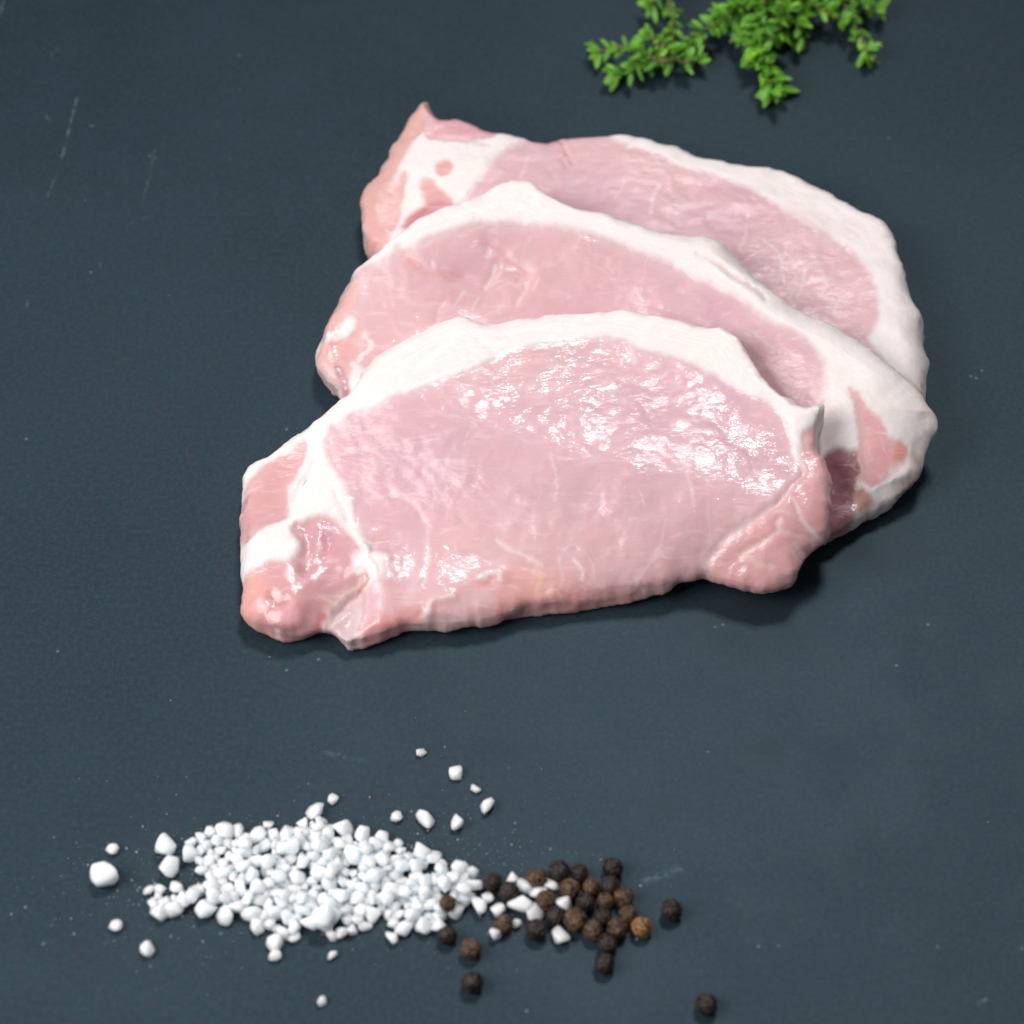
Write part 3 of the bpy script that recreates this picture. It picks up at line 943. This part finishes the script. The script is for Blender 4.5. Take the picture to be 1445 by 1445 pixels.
PM = {k: [pepper_mesh(100 + i * 7 + j * 31, m) for i in range(5)] for j, (k, m) in enumerate(PEP.items())}
GP_ = "black peppercorns spilled beside the salt"
PEPPERS = [
 (696,1245,14.5,'black',"dark peppercorn at the salt heap's right end, touching one twin"),
 (717,1258,15.5,'black',"dark peppercorn with a pitted top, just right of the salt heap's end peppercorn"),
 (758,1238,14.5,'brown',"brown wrinkled peppercorn above the small salt patch between heap and cluster"),
 (790,1229,16,'black',"largest black peppercorn at the upper left of the cluster"),
 (817,1232,13,'black',"small black peppercorn tucked right of the largest one, top of the cluster"),
 (864,1227,15,'black',"black peppercorn topmost on the right of the cluster"),
 (804,1254,15,'brown',"dark brown peppercorn directly below the largest black one"),
 (834,1252,12.5,'brown',"small reddish brown peppercorn in the cluster's upper middle"),
 (861,1251,13.5,'black',"dark peppercorn just below the cluster's upper right one"),
 (771,1270,14.5,'brown',"brown peppercorn lying among white salt crystals left of the cluster"),
 (827,1273,14,'black',"very dark peppercorn sunk in the middle of the cluster"),
 (855,1270,12.5,'brown',"bright brown small peppercorn at the centre right of the cluster"),
 (880,1267,14.5,'brown',"dull brown peppercorn on the cluster's right shoulder"),
 (784,1292,13,'black',"dark peppercorn with a grey top below the salt covered brown one"),
 (812,1297,16.5,'brown',"largest warm brown peppercorn in the lower left of the cluster"),
 (851,1291,13,'black',"black peppercorn low in the middle, right of the large warm brown one"),
 (887,1289,13.5,'brown',"reddish dark peppercorn above the tan one"),
 (905,1308,14.5,'tan',"only tan yellow peppercorn, at the lower right of the cluster"),
 (948,1284,15.5,'black',"lone dark peppercorn lying just right of the cluster"),
 (838,1313,14.5,'brown',"brown peppercorn with a pale top at the cluster's lower edge"),
 (871,1310,14.5,'brown',"dark brown peppercorn beside the tan one, on its left"),
 (857,1331,14.5,'black',"black peppercorn hanging lowest on the cluster"),
 (853,1359,15,'black',"lone round peppercorn below the cluster, nearest under it"),
 (757,1312,15.5,'black',"large dark peppercorn standing left of the cluster's lower side"),
 (710,1304,13.5,'brown',"brown peppercorn between small salt crystals, right of the heap"),
 (632,1281,12,'brown',"small peppercorn resting on the salt heap's lower right edge"),
 (631,1320,14,'black',"dark peppercorn directly below the salt heap's right corner"),
 (665,1338,15,'brown',"peppercorn with a ridged brown top, upper of two standing below the heap"),
 (666,1386,16,'black',"dark round peppercorn alone near the photo's lower edge, below the heap"),
 (997,1417,16,'black',"farthest stray peppercorn, alone at the lower right"),
]
PXMM = 1445 / 235.0


def pxmm(px, py):
    x0, y0 = place(px, py, 2); x1, _ = place(px + 10, py, 2)
    return 10 / float(x1 - x0)


pp = []
for (px, py, r, k, lb) in PEPPERS:
    rm = r / pxmm(px, py)
    x, y = place(px, py, rm)
    pp.append([float(x), float(y), rm, rm])
pp = np.array(pp)
p0 = pp.copy()
for it in range(200):
    for i in range(len(pp)):
        for j in range(i + 1, len(pp)):
            dv = pp[j, :3] - pp[i, :3]
            L = np.linalg.norm(dv); R = (pp[i, 3] + pp[j, 3]) * 0.97
            if L < R:
                q = dv / max(L, 1e-6) * (R - L) * 0.5
                pp[i, :3] -= q; pp[j, :3] += q
    pp[:, :2] += (p0[:, :2] - pp[:, :2]) * 0.03
    pp[:, 2] = np.maximum(pp[:, 2] - 0.03, pp[:, 3] * 0.97)
for i, (px, py, r, k, lb) in enumerate(PEPPERS):
    me = PM[k][(i * 3 + 1) % 5]
    o = bpy.data.objects.new("peppercorn", me)
    x, y, z, rm = pp[i]
    if i == 25:
        z += 2.2
    o.location = (x * 1e-3, y * 1e-3, z * 1e-3)
    o.scale = (rm,) * 3
    o.rotation_euler = RNG.uniform(0, 6.28, 3)
    o['label'] = lb
    o['category'] = "peppercorn"
    o['group'] = GP_
    COL.objects.link(o)


# ------------------------------------------------------------------ salt
def salt_material():
    T = NT("sea_salt")
    obj = T.n('ShaderNodeTexCoord').outputs['Object']
    n = T.noise(obj, 700.0, 2.0, 0.5)
    T.l(T.mixc(T.maprange(n, 0.3, 0.7), lin(234, 247, 255), lin(243, 251, 255)), T.b.inputs['Base Color'])
    T.b.inputs['Roughness'].default_value = 0.38
    T.b.inputs['Subsurface Weight'].default_value = 1.0
    T.b.inputs['Subsurface Radius'].default_value = (0.9, 1.0, 1.1)
    T.b.inputs['Subsurface Scale'].default_value = 0.003
    bp = T.n('ShaderNodeBump', i_Strength=0.5, i_Distance=0.0001)
    T.l(T.noise(obj, 1500.0, 3.0, 0.6), bp.inputs['Height'])
    T.l(bp.outputs[0], T.b.inputs['Normal'])
    return T.m


SALT = salt_material()


def crystal_mesh(seed, name="salt_crystal"):
    import bmesh
    rs = np.random.default_rng(seed)
    bm = bmesh.new()
    s = np.array([1.0, rs.uniform(0.68, 1.0), rs.uniform(0.62, 0.92)])
    boxy = rs.uniform(0.45, 0.95)
    for _ in range(18):
        v = rs.normal(size=3)
        v /= np.linalg.norm(v)
        cube = v / np.abs(v).max()
        p = (v * (1 - boxy) + cube * boxy) * s
        bm.verts.new(p.tolist())
    bmesh.ops.convex_hull(bm, input=bm.verts[:])
    for v in [v for v in bm.verts if not v.link_faces]:
        bm.verts.remove(v)
    bmesh.ops.subdivide_edges(bm, edges=bm.edges[:], cuts=2, use_grid_fill=True)
    for _ in range(1):
        bmesh.ops.smooth_vert(bm, verts=bm.verts[:], factor=0.3, use_axis_x=True, use_axis_y=True, use_axis_z=True)
    bmesh.ops.triangulate(bm, faces=bm.faces[:])
    bmesh.ops.recalc_face_normals(bm, faces=bm.faces[:])
    V = np.array([v.co[:] for v in bm.verts])
    F = [[v.index for v in f.verts] for f in bm.faces]
    bm.free()
    V -= (V.max(0) + V.min(0)) / 2
    V /= (V.max(0) - V.min(0))[:2].mean() / 2
    return V, F


CR = [crystal_mesh(500 + i) for i in range(16)]
CM = []
for V, F in CR:
    me = bpy.data.meshes.new("salt_crystal")
    me.from_pydata((V * 1e-3).tolist(), [], F)
    me.materials.append(SALT)
    me.polygons.foreach_set("use_smooth", [True] * len(F))
    CM.append(me)


def put_crystal(x, y, z, r, rot, label, group, k):
    o = bpy.data.objects.new("salt_crystal", CM[k])
    o.location = (x * 1e-3, y * 1e-3, z * 1e-3)
    o.scale = (r, r, r)
    o.rotation_euler = rot
    o['label'] = label
    o['category'] = "salt crystal"
    if group:
        o['group'] = group
    COL.objects.link(o)


SINGLES = [
 (159,1198,8.5,"small pointed salt crystal just above the biggest stray one at the far left"),
 (146,1234,18,"biggest stray salt crystal, lying apart at the far left"),
 (233,1195,14.5,"round salt crystal standing above another, left of the heap"),
 (238,1223,15.5,"broad salt crystal touching the round one above it, left of the heap"),
 (164,1306,9,"small salt crystal alone, below the biggest stray one"),
 (208,1339,11,"salt crystal alone below the heap's left arm"),
 (595,1062,6.5,"tiny salt crystal highest above the heap"),
 (643,1090,10,"squarish salt crystal second highest above the heap"),
 (671,1113,6.5,"tiny salt crystal right below the squarish one"),
 (688,1137,10,"oblong salt crystal farthest right among those strewn above the heap"),
 (645,1161,10,"salt crystal lowest right of those strewn above the heap"),
 (601,1155,12,"large teardrop salt crystal strewn above the heap's right half"),
 (560,1152,8,"small upright salt crystal left of the teardrop one"),
 (470,1127,7.5,"small salt crystal just above the heap's highest point"),
 (388,1348,8.5,"upright salt crystal under the heap's lowest bulge"),
 (469,1348,6.5,"small upright salt crystal alone below the middle of the heap"),
 (553,1323,9,"flat salt crystal close below the heap's right half"),
 (379,1164,7.5,"small slanted salt crystal above the heap's left half"),
 (454,1413,6.5,"lowest stray salt crystal, alone near the photo's lower edge"),
 (317,1292,13,"salt crystal at the underside of the heap, left of its bulge"),
 (676,1277,12.5,"blocky salt crystal at the heap's right end, left of the peppercorns"),
 (689,1267,8.5,"small salt crystal between the heap's right end and a dark peppercorn"),
 (698,1319,8.5,"oblong salt crystal left of the brown peppercorn below the heap's end"),
 (791,1318,13,"flat oval salt crystal under the largest warm brown peppercorn"),
 (729,1303,7,"small salt crystal right of the brown peppercorn, near the large dark one"),
 (704,1283,10,"upright salt crystal above the brown peppercorn"),
 (725,1241,9,"salt crystal above the dark pitted peppercorn"),
 (740,1251,11,"salt crystal right of the dark pitted peppercorn"),
 (759,1257,12,"salt crystal between two brown peppercorns"),
 (779,1249,9.5,"bright squarish salt crystal left of the cluster's dark brown peppercorn"),
 (796,1277,11,"slanted salt crystal wedged between brown peppercorns in the cluster"),
 (735,1277,15,"large salt crystal in the patch between heap and cluster"),
 (757,1287,13.5,"large salt crystal above the large dark peppercorn left of the cluster"),
]
PILE = [(262,1188),(285,1165),(330,1165),(380,1174),(410,1168),(425,1142),(448,1136),(468,1160),(500,1172),(530,1178),(560,1187),(600,1190),(622,1212),(650,1217),(675,1230),(690,1250),(686,1268),(662,1288),(628,1293),(622,1318),(590,1323),(560,1303),(530,1300),(495,1320),(470,1324),(440,1316),(410,1338),(370,1333),(352,1305),(332,1290),(300,1288),(270,1283),(220,1296),(197,1275),(202,1248),(240,1243),(268,1250),(300,1250),(285,1228),(256,1214)]
px_, py_ = place([p[0] for p in PILE], [p[1] for p in PILE], 1.5)
pile = np.stack([px_, py_], 1)
rs = np.random.default_rng(41)
fixed = [[*[float(v) for v in place(px, py, 1.4)], r / pxmm(px, py) * 0.85, r / pxmm(px, py)] for (px, py, r, lb) in SINGLES]
NP = 268
cand = []
lo_, hi_ = pile.min(0), pile.max(0)
# lower layer fills the outline evenly, the upper one heaps in the middle
while len(cand) < 4000:
    q = rs.uniform(lo_, hi_, (4000, 2))
    sd = sdist(q, pile)
    cand += [(a, b, c) for (a, b), c in zip(q.tolist(), sd.tolist()) if c > 0.7]
chosen = []
for a, b, sd in cand:
    if len(chosen) >= 185:
        break
    r = float(rs.choice([1.15, 1.45, 1.75, 2.15], p=[0.25, 0.42, 0.28, 0.05])) * 1.12 * rs.uniform(0.92, 1.08)
    if all((a - c[0]) ** 2 + (b - c[1]) ** 2 > (0.80 * (r + c[3])) ** 2 for c in chosen) and \
       all((a - f[0]) ** 2 + (b - f[1]) ** 2 > (0.9 * (r + f[3])) ** 2 for f in fixed) and \
       all((a - p[0]) ** 2 + (b - p[1]) ** 2 > (0.85 * (r + p[3])) ** 2 for k_, p in enumerate(pp.tolist()) if k_ != 25):
        chosen.append([a, b, r * 0.8, r])
nlow = len(chosen)
for a, b, sd in cand[::-1]:
    if len(chosen) >= NP:
        break
    if sd < 2.6:
        continue
    r = float(rs.choice([1.0, 1.3, 1.6, 2.3], p=[0.3, 0.35, 0.27, 0.08])) * rs.uniform(0.92, 1.08)
    if all((a - c[0]) ** 2 + (b - c[1]) ** 2 > (0.85 * (r + c[3])) ** 2 for c in chosen[nlow:]):
        chosen.append([a, b, 3.4, r])
A = np.array(chosen)
A0 = A.copy()
for it in range(120):
    d = A[None, :, :3] - A[:, None, :3]
    L = np.linalg.norm(d, axis=2) + np.eye(len(A)) * 99
    R = (A[:, None, 3] + A[None, :, 3]) * 0.84
    ov = np.clip(R - L, 0, None) / L
    push = -(d * ov[:, :, None]).sum(1) * 0.35
    A[:, :3] += np.clip(push, -0.3, 0.3)
    A[:, :2] += (A0[:, :2] - A[:, :2]) * 0.04
    A[:, 2] = np.maximum(A[:, 2] - 0.05, A[:, 3] * 0.72)
PL = "white coarse salt crystal lying in the spilled heap left of the peppercorns"
PG = "salt crystals heaped together"
for (x, y, z, r) in A.tolist():
    put_crystal(x, y, z, r, (rs.uniform(-0.5, 0.5), rs.uniform(-0.5, 0.5), rs.uniform(0, 6.28)), PL, PG, int(rs.integers(16)))
ROTS = {1: 0.4, 7: 1.5, 9: 0.5, 11: 2.2}
for i, (px, py, r, lb) in enumerate(SINGLES):
    rm = r / pxmm(px, py)
    k = int(rs.integers(16))
    zmin = -float((CR[k][0][:, 2]).min()) * rm
    x, y = place(px, py, zmin)
    put_crystal(float(x), float(y), zmin * 0.98, rm, (0, 0, ROTS.get(i, rs.uniform(0, 6.28))), lb, "salt crystals strewn around the heap", k)

# fine salt between and around the crystals
V_, F_ = [], []
OCT = np.array([(1, 0, 0), (-1, 0, 0), (0, 1, 0), (0, -1, 0), (0, 0, 1), (0, 0, -1)], float)
OF = [(0, 2, 4), (2, 1, 4), (1, 3, 4), (3, 0, 4), (2, 0, 5), (1, 2, 5), (3, 1, 5), (0, 3, 5)]
zones = [(560, 1180, 90, 30, 60), (650, 1200, 70, 25, 60), (760, 1215, 60, 14, 40), (460, 1170, 120, 20, 50), (700, 1310, 60, 25, 35),
         (300, 1200, 120, 60, 40), (820, 1300, 120, 60, 30), (620, 1120, 160, 60, 40), (720, 720, 500, 500, 70), (350, 1350, 200, 40, 20), (440, 1245, 175, 40, 1500)]
for (cx, cy, sx, sy, nn_) in zones:
    for _ in range(nn_):
        qx, qy = rs.normal(cx, sx), rs.normal(cy, sy)
        r = rs.uniform(0.07, 0.17) if rs.random() < 0.88 else rs.uniform(0.18, 0.34)
        if cy == 720:
            r *= 0.7
            if 330 < qx < 1330 and 140 < qy < 930:
                continue
        if cy == 1240:
            r = rs.uniform(0.4, 0.95)
        x, y = [float(v) for v in place(qx, qy, 0)]
        if cy == 1240 and sdist(np.array([[x, y]]), pile)[0] < 1.0:
            continue
        R = Matrix.Rotation(rs.uniform(0, 6), 3, 'Z') @ Matrix.Rotation(rs.uniform(0, 1), 3, 'X')
        P = (np.array(R) @ (OCT * rs.uniform(0.7, 1.2, (6, 1)) * r).T).T
        P[:, 2] += r * 0.6
        b0 = len(V_)
        V_ += ((P + np.array([x, y, 0])) * 1e-3).tolist()
        F_ += [tuple(b0 + q for q in f) for f in OF]
me = bpy.data.meshes.new("salt_dust")
me.from_pydata(V_, [], F_)
me.materials.append(SALT)
o = bpy.data.objects.new("salt_dust", me)
o['kind'] = 'stuff'
o['label'] = "fine white salt dust scattered on the slate"
o['category'] = "salt dust"
COL.objects.link(o)


# ------------------------------------------------------------------ thyme
def leaf_material(name, c1, c2):
    T = NT(name)
    obj = T.n('ShaderNodeTexCoord').outputs['Object']
    at = T.n('ShaderNodeAttribute', attribute_name="rib")
    n = T.noise(obj, 500.0, 3.0, 0.6)
    oi = T.n('ShaderNodeObjectInfo')
    c = T.mixc(T.maprange(n, 0.3, 0.7), c1, c2)
    c = T.mixc(T.math('MULTIPLY', oi.outputs['Random'], 0.5), c, T.mixc(1.0, c, (0.62, 0.72, 0.55), 'MULTIPLY'))
    c = T.mixc(T.math('MULTIPLY', at.outputs['Fac'], 0.5), c, lin(150, 190, 90))
    T.l(c, T.b.inputs['Base Color'])
    T.b.inputs['Roughness'].default_value = 0.42
    T.b.inputs['Specular IOR Level'].default_value = 0.45
    T.b.inputs['Subsurface Weight'].default_value = 0.35
    T.b.inputs['Subsurface Radius'].default_value = (0.5, 1.0, 0.2)
    T.b.inputs['Subsurface Scale'].default_value = 0.0006
    bp = T.n('ShaderNodeBump', i_Strength=0.5, i_Distance=0.0001)
    T.l(T.noise(obj, 1100.0, 2.0, 0.6), bp.inputs['Height'])
    T.l(bp.outputs[0], T.b.inputs['Normal'])
    return T.m


LM = [leaf_material("thyme_leaf_deep", lin(52, 112, 40), lin(82, 150, 52)),
      leaf_material("thyme_leaf_mid", lin(98, 166, 52), lin(126, 188, 66)),
      leaf_material("thyme_leaf_young", lin(120, 192, 44), lin(150, 214, 64)),
      leaf_material("thyme_leaf_pale", lin(128, 160, 70), lin(160, 182, 96))]
TS = NT("thyme_stem")
tobj = TS.n('ShaderNodeTexCoord').outputs['Object']
TS.l(TS.mixc(TS.maprange(TS.noise(tobj, 300.0, 3.0), 0.35, 0.65), lin(104, 92, 60), lin(140, 112, 84)), TS.b.inputs['Base Color'])
TS.b.inputs['Roughness'].default_value = 0.6
TG = NT("thyme_stem_green")
TG.b.inputs['Base Color'].default_value = (*lin(108, 132, 58), 1)
TG.b.inputs['Roughness'].default_value = 0.5


def leaf_mesh(seed, mat):
    rs = np.random.default_rng(seed)
    nu, nv = 9, 5
    wid = rs.uniform(0.16, 0.235); curl = rs.uniform(-0.12, 0.28); cup = rs.uniform(0.15, 0.55); tw = rs.uniform(-0.3, 0.3)
    V = []; rib = []
    for side in (0, 1):
        for i in range(nu):
            t = i / (nu - 1)
            w = wid * (math.sin(math.pi * min(t * 0.93 + 0.05, 1)) ** 0.72) * (1.0 if t < 0.97 else 0.35)
            if t < 0.12:
                w *= 0.3 + t / 0.12 * 0.6
            for j in range(nv):
                s = j / (nv - 1) * 2 - 1
                yy = s * w
                zz = cup * w * s * s - curl * (t - 0.15) ** 2 + tw * yy * t
                if abs(s) < 0.1:
                    zz -= 0.012
                zz -= side * 0.028 * (1 - abs(s) ** 3 * 0.8)
                V.append((t, yy, zz))
                rib.append(1.0 if abs(s) < 0.1 else 0.0)
    F = []
    K = nu * nv
    for i in range(nu - 1):
        for j in range(nv - 1):
            a = i * nv + j
            F.append((a, a + nv, a + nv + 1, a + 1))
            F.append((K + a, K + a + 1, K + a + nv + 1, K + a + nv))
    def edge(a, b):
        F.append((a, b, K + b, K + a))
    for i in range(nu - 1):
        edge(i * nv + 0 , (i + 1) * nv + 0) if False else F.append((i * nv, K + i * nv, K + (i + 1) * nv, (i + 1) * nv))
        F.append((i * nv + nv - 1, (i + 1) * nv + nv - 1, K + (i + 1) * nv + nv - 1, K + i * nv + nv - 1))
    for j in range(nv - 1):
        F.append((j, j + 1, K + j + 1, K + j))
        b = (nu - 1) * nv
        F.append((b + j + 1, b + j, K + b + j, K + b + j + 1))
    me = bpy.data.meshes.new("leaf")
    me.from_pydata((np.array(V) * 1e-3).tolist(), [], F)
    me.materials.append(mat)
    a = me.attributes.new("rib", 'FLOAT', 'POINT')
    a.data.foreach_set("value", np.array(rib, np.float32))
    me.polygons.foreach_set("use_smooth", [True] * len(F))
    return me


LMESH = [[leaf_mesh(900 + i * 13 + k * 101, m) for i in range(5)] for k, m in enumerate(LM)]


def tube(path, r0, r1, name, mat, parent, org, seg=7):
    path = np.asarray(path, float)
    V = []; F = []
    n = len(path)
    for i in range(n):
        t = path[min(i + 1, n - 1)] - path[max(i - 1, 0)]
        t = Vector(t).normalized()
        a = t.orthogonal().normalized(); b = t.cross(a)
        r = r0 + (r1 - r0) * i / (n - 1)
        if i % 5 == 2:
            r *= 1.18
        for k in range(seg):
            w = 2 * math.pi * k / seg
            V.append(tuple((Vector(path[i] - org) + (a * math.cos(w) + b * math.sin(w)) * r) * 1e-3))
    for i in range(n - 1):
        for k in range(seg):
            a = i * seg + k; b = i * seg + (k + 1) % seg
            F.append((a, b, b + seg, a + seg))
    F.append(tuple(range(seg))[::-1]); F.append(tuple((n - 1) * seg + k for k in range(seg)))
    me = bpy.data.meshes.new(name)
    me.from_pydata(V, [], F)
    me.materials.append(mat)
    me.polygons.foreach_set("use_smooth", [True] * len(F))
    o = bpy.data.objects.new(name, me)
    o.parent = parent
    COL.objects.link(o)


def sprig(pts, label, lsize=7.0, step=3.2, brown=True, tip=True, seed=0, young=0.35, r0=0.55, bare=0.0, spread=1.0, side=0.5):
    """pts: (px, py, height mm) from the woody end to the tip"""
    rs = np.random.default_rng(seed)
    raw = []
    for (px, py, h) in pts:
        x, y = place(px, py, h)
        raw.append((float(x), float(y), float(h)))
    path = catmull(raw, 0.9, False)
    org = np.array([path[0][0], path[0][1], 0.0])
    root = bpy.data.objects.new("thyme_sprig", None)
    root.location = (org[0] * 1e-3, org[1] * 1e-3, 0)
    root.empty_display_size = 0.005
    root['label'] = label
    root['category'] = "thyme sprig"
    root['group'] = "sprigs of fresh thyme at the edge of the slate"
    COL.objects.link(root)
    tube(path, r0, 0.28, "stem", TS.m if brown else TG.m, root, org)
    seg = np.linalg.norm(np.diff(path, axis=0), axis=1)
    cum = np.concatenate([[0], np.cumsum(seg)])
    tot = cum[-1]

    def at(s):
        p = np.array([np.interp(s, cum, path[:, k]) for k in range(3)])
        q = np.array([np.interp(min(s + 0.8, tot), cum, path[:, k]) for k in range(3)])
        q0 = np.array([np.interp(max(s - 0.8, 0), cum, path[:, k]) for k in range(3)])
        return p, Vector(q - q0).normalized()

    def leaf(p, d, up, size, kind):
        d = Vector(d).normalized()
        if p[2] + d.z * size < 0.9:
            d.z = (0.9 - p[2]) / size
            d.normalize()
        y = Vector(up).cross(d)
        if y.length < 1e-3:
            y = d.orthogonal()
        y.normalize()
        z = d.cross(y)
        M = Matrix((d, y, z)).transposed().to_4x4()
        M = M @ Matrix.Rotation(rs.uniform(-0.45, 0.45), 4, 'X')
        size *= 0.98 * float(rs.choice([0.75, 1.0, 1.0, 1.2]))
        o = bpy.data.objects.new("leaf", LMESH[kind][int(rs.integers(5))])
        wv = size * rs.uniform(0.8, 1.2)
        o.parent = root
        o.matrix_local = Matrix.Translation(Vector(p - org) * 1e-3) @ M @ Matrix.Diagonal((size, wv, size, 1))
        COL.objects.link(o)

    s = tot * bare + 1.0
    k = 0
    ph = rs.uniform(0, 3)
    while s < tot - 1.0:
        p, t = at(s)
        f = s / tot
        a = t.orthogonal().normalized(); b = t.cross(a)
        w = ph + (k % 2) * math.pi / 2 + rs.uniform(-0.3, 0.3)
        for sg in (0, 1):
            dr = a * math.cos(w + sg * math.pi) + b * math.sin(w + sg * math.pi)
            d = dr * rs.uniform(0.8, 1.1) * spread + t * rs.uniform(0.35, 0.9) + Vector((0, 0, rs.uniform(0.0, 0.35)))
            sz = lsize * rs.uniform(0.75, 1.1) * (1 - 0.3 * f)
            kd = 0 if rs.random() < 0.55 - 0.3 * f else 1
            if rs.random() < young * f * 0.8:
                kd = 2
            leaf(p, d, Vector((0, 0, 1)) + dr * 0.2, sz, kd)
            if rs.random() < side:       # young shoot in the axil
                for _ in range(int(rs.integers(2, 5))):
                    d2 = dr * 0.5 + t * 0.4 + Vector(rs.normal(0, 0.55, 3)) + Vector((0, 0, 0.4))
                    leaf(p + np.array(dr) * rs.uniform(0.3, 1.4), d2, Vector((0, 0, 1)), lsize * rs.uniform(0.35, 0.62), 2 if rs.random() < young else 1)
        s += step * 0.88 * rs.uniform(0.8, 1.2) * (1 - 0.25 * f)
        k += 1
    if tip:
        p, t = at(tot)
        a = t.orthogonal().normalized(); b = t.cross(a)
        for m_ in range(9):
            w = m_ * 2.4
            dr = a * math.cos(w) + b * math.sin(w)
            fl = 0.35 + 0.08 * m_
            leaf(p, t * (1.1 - 0.08 * m_) + dr * fl + Vector((0, 0, 0.15)), Vector((0, 0, 1)), lsize * (0.42 + 0.05 * m_), 2 if m_ < 5 else 1)
    return root


sprig([(950,86,5),(930,85,6),(900,72,6.5),(880,66,6),(860,68,5),(846,72,4)], "thyme sprig reaching farthest left, with bright tip leaves beside a brown woody stem", 6.2, 3.0, True, True, 1, 0.7, 0.6)
sprig([(944,-30,7),(945,0,6),(949,22,5),(951,42,4),(948,62,4),(935,62,5),(915,50,6)], "thyme sprig whose bare pale stem shows between two leaf clumps, above the left clump", 5.6, 3.4, True, True, 2, 0.4, 0.5)
sprig([(925,72,3),(905,88,4),(892,100,4),(872,104,3)], "short thyme sprig drooping lowest on the left clump", 6.4, 3.0, False, True, 3, 0.25, 0.4)
sprig([(930,60,5),(950,78,5),(965,88,4.5),(984,86,3.5)], "thyme sprig pointing right from the left clump with a narrow leafy tip", 5.6, 2.8, True, True, 4, 0.3, 0.45)
sprig([(1040,8,8),(1025,25,8),(1008,34,7),(990,44,6),(975,62,4)], "thyme sprig bridging the left clump and the large middle clump", 6.4, 3.0, False, True, 5, 0.5, 0.4)
sprig([(1075,-50,9),(1062,-20,9),(1050,5,8),(1035,18,7),(1018,20,6)], "thyme sprig at the upper left of the large middle clump", 6.4, 2.9, True, True, 6, 0.5, 0.5)
sprig([(1100,-50,8),(1085,-10,9),(1075,25,9),(1072,55,8),(1076,85,6),(1084,110,4.5),(1090,122,3.5)], "longest thyme sprig hanging down from the middle clump to the lowest leaf rosette", 9.4, 3.2, True, True, 7, 0.5, 0.6)
sprig([(1110,-40,9),(1108,-5,10),(1100,25,10),(1098,46,8.5)], "thyme sprig ending in a bright four leaved star over the middle clump", 6.6, 3.0, False, True, 8, 0.8, 0.45)
sprig([(1140,-45,8),(1135,-10,8),(1128,20,7),(1126,40,6),(1136,64,2.5)], "thin thyme stalk with two opposite leaves at its end, right of the middle clump", 5.8, 3.6, False, False, 9, 0.4, 0.4, 0.0, 1.0, 0.3)
sprig([(1120,-45,6),(1128,-12,7),(1150,8,7),(1172,20,6),(1185,28,5)], "thyme sprig spreading right from the middle clump along the photo's upper edge", 6.6, 2.7, True, True, 10, 0.5, 0.5)
sprig([(1165,-45,7),(1180,-10,7),(1197,14,6.5),(1208,38,5),(1219,58,4),(1224,76,3)], "rightmost thyme sprig bending down to a narrow pointed tip", 6.2, 2.9, True, True, 11, 0.5, 0.5)
sprig([(1190,-30,5),(1208,-5,5.5),(1222,10,5),(1236,14,4.5)], "thyme sprig at the far right with one large leaf pointing up and right", 6.8, 3.0, False, True, 12, 0.6, 0.4)
sprig([(1060,-55,6),(1090,-15,6),(1110,10,6),(1115,28,5),(1110,40,4)], "dark leaved thyme sprig underneath the middle clump", 7.2, 2.8, True, True, 13, 0.1, 0.5)
sprig([(935,-40,6),(928,-20,6),(932,-4,5.5),(920,6,5)], "thyme sprig cut by the photo's upper edge, above the left clump", 6.0, 2.8, True, True, 14, 0.6, 0.4)
sprig([(1030,60,4),(1045,50,5),(1058,62,5),(1062,74,4)], "short thyme sprig at the middle clump's left edge, beside the hanging one", 6.2, 2.7, False, True, 15, 0.4, 0.4)
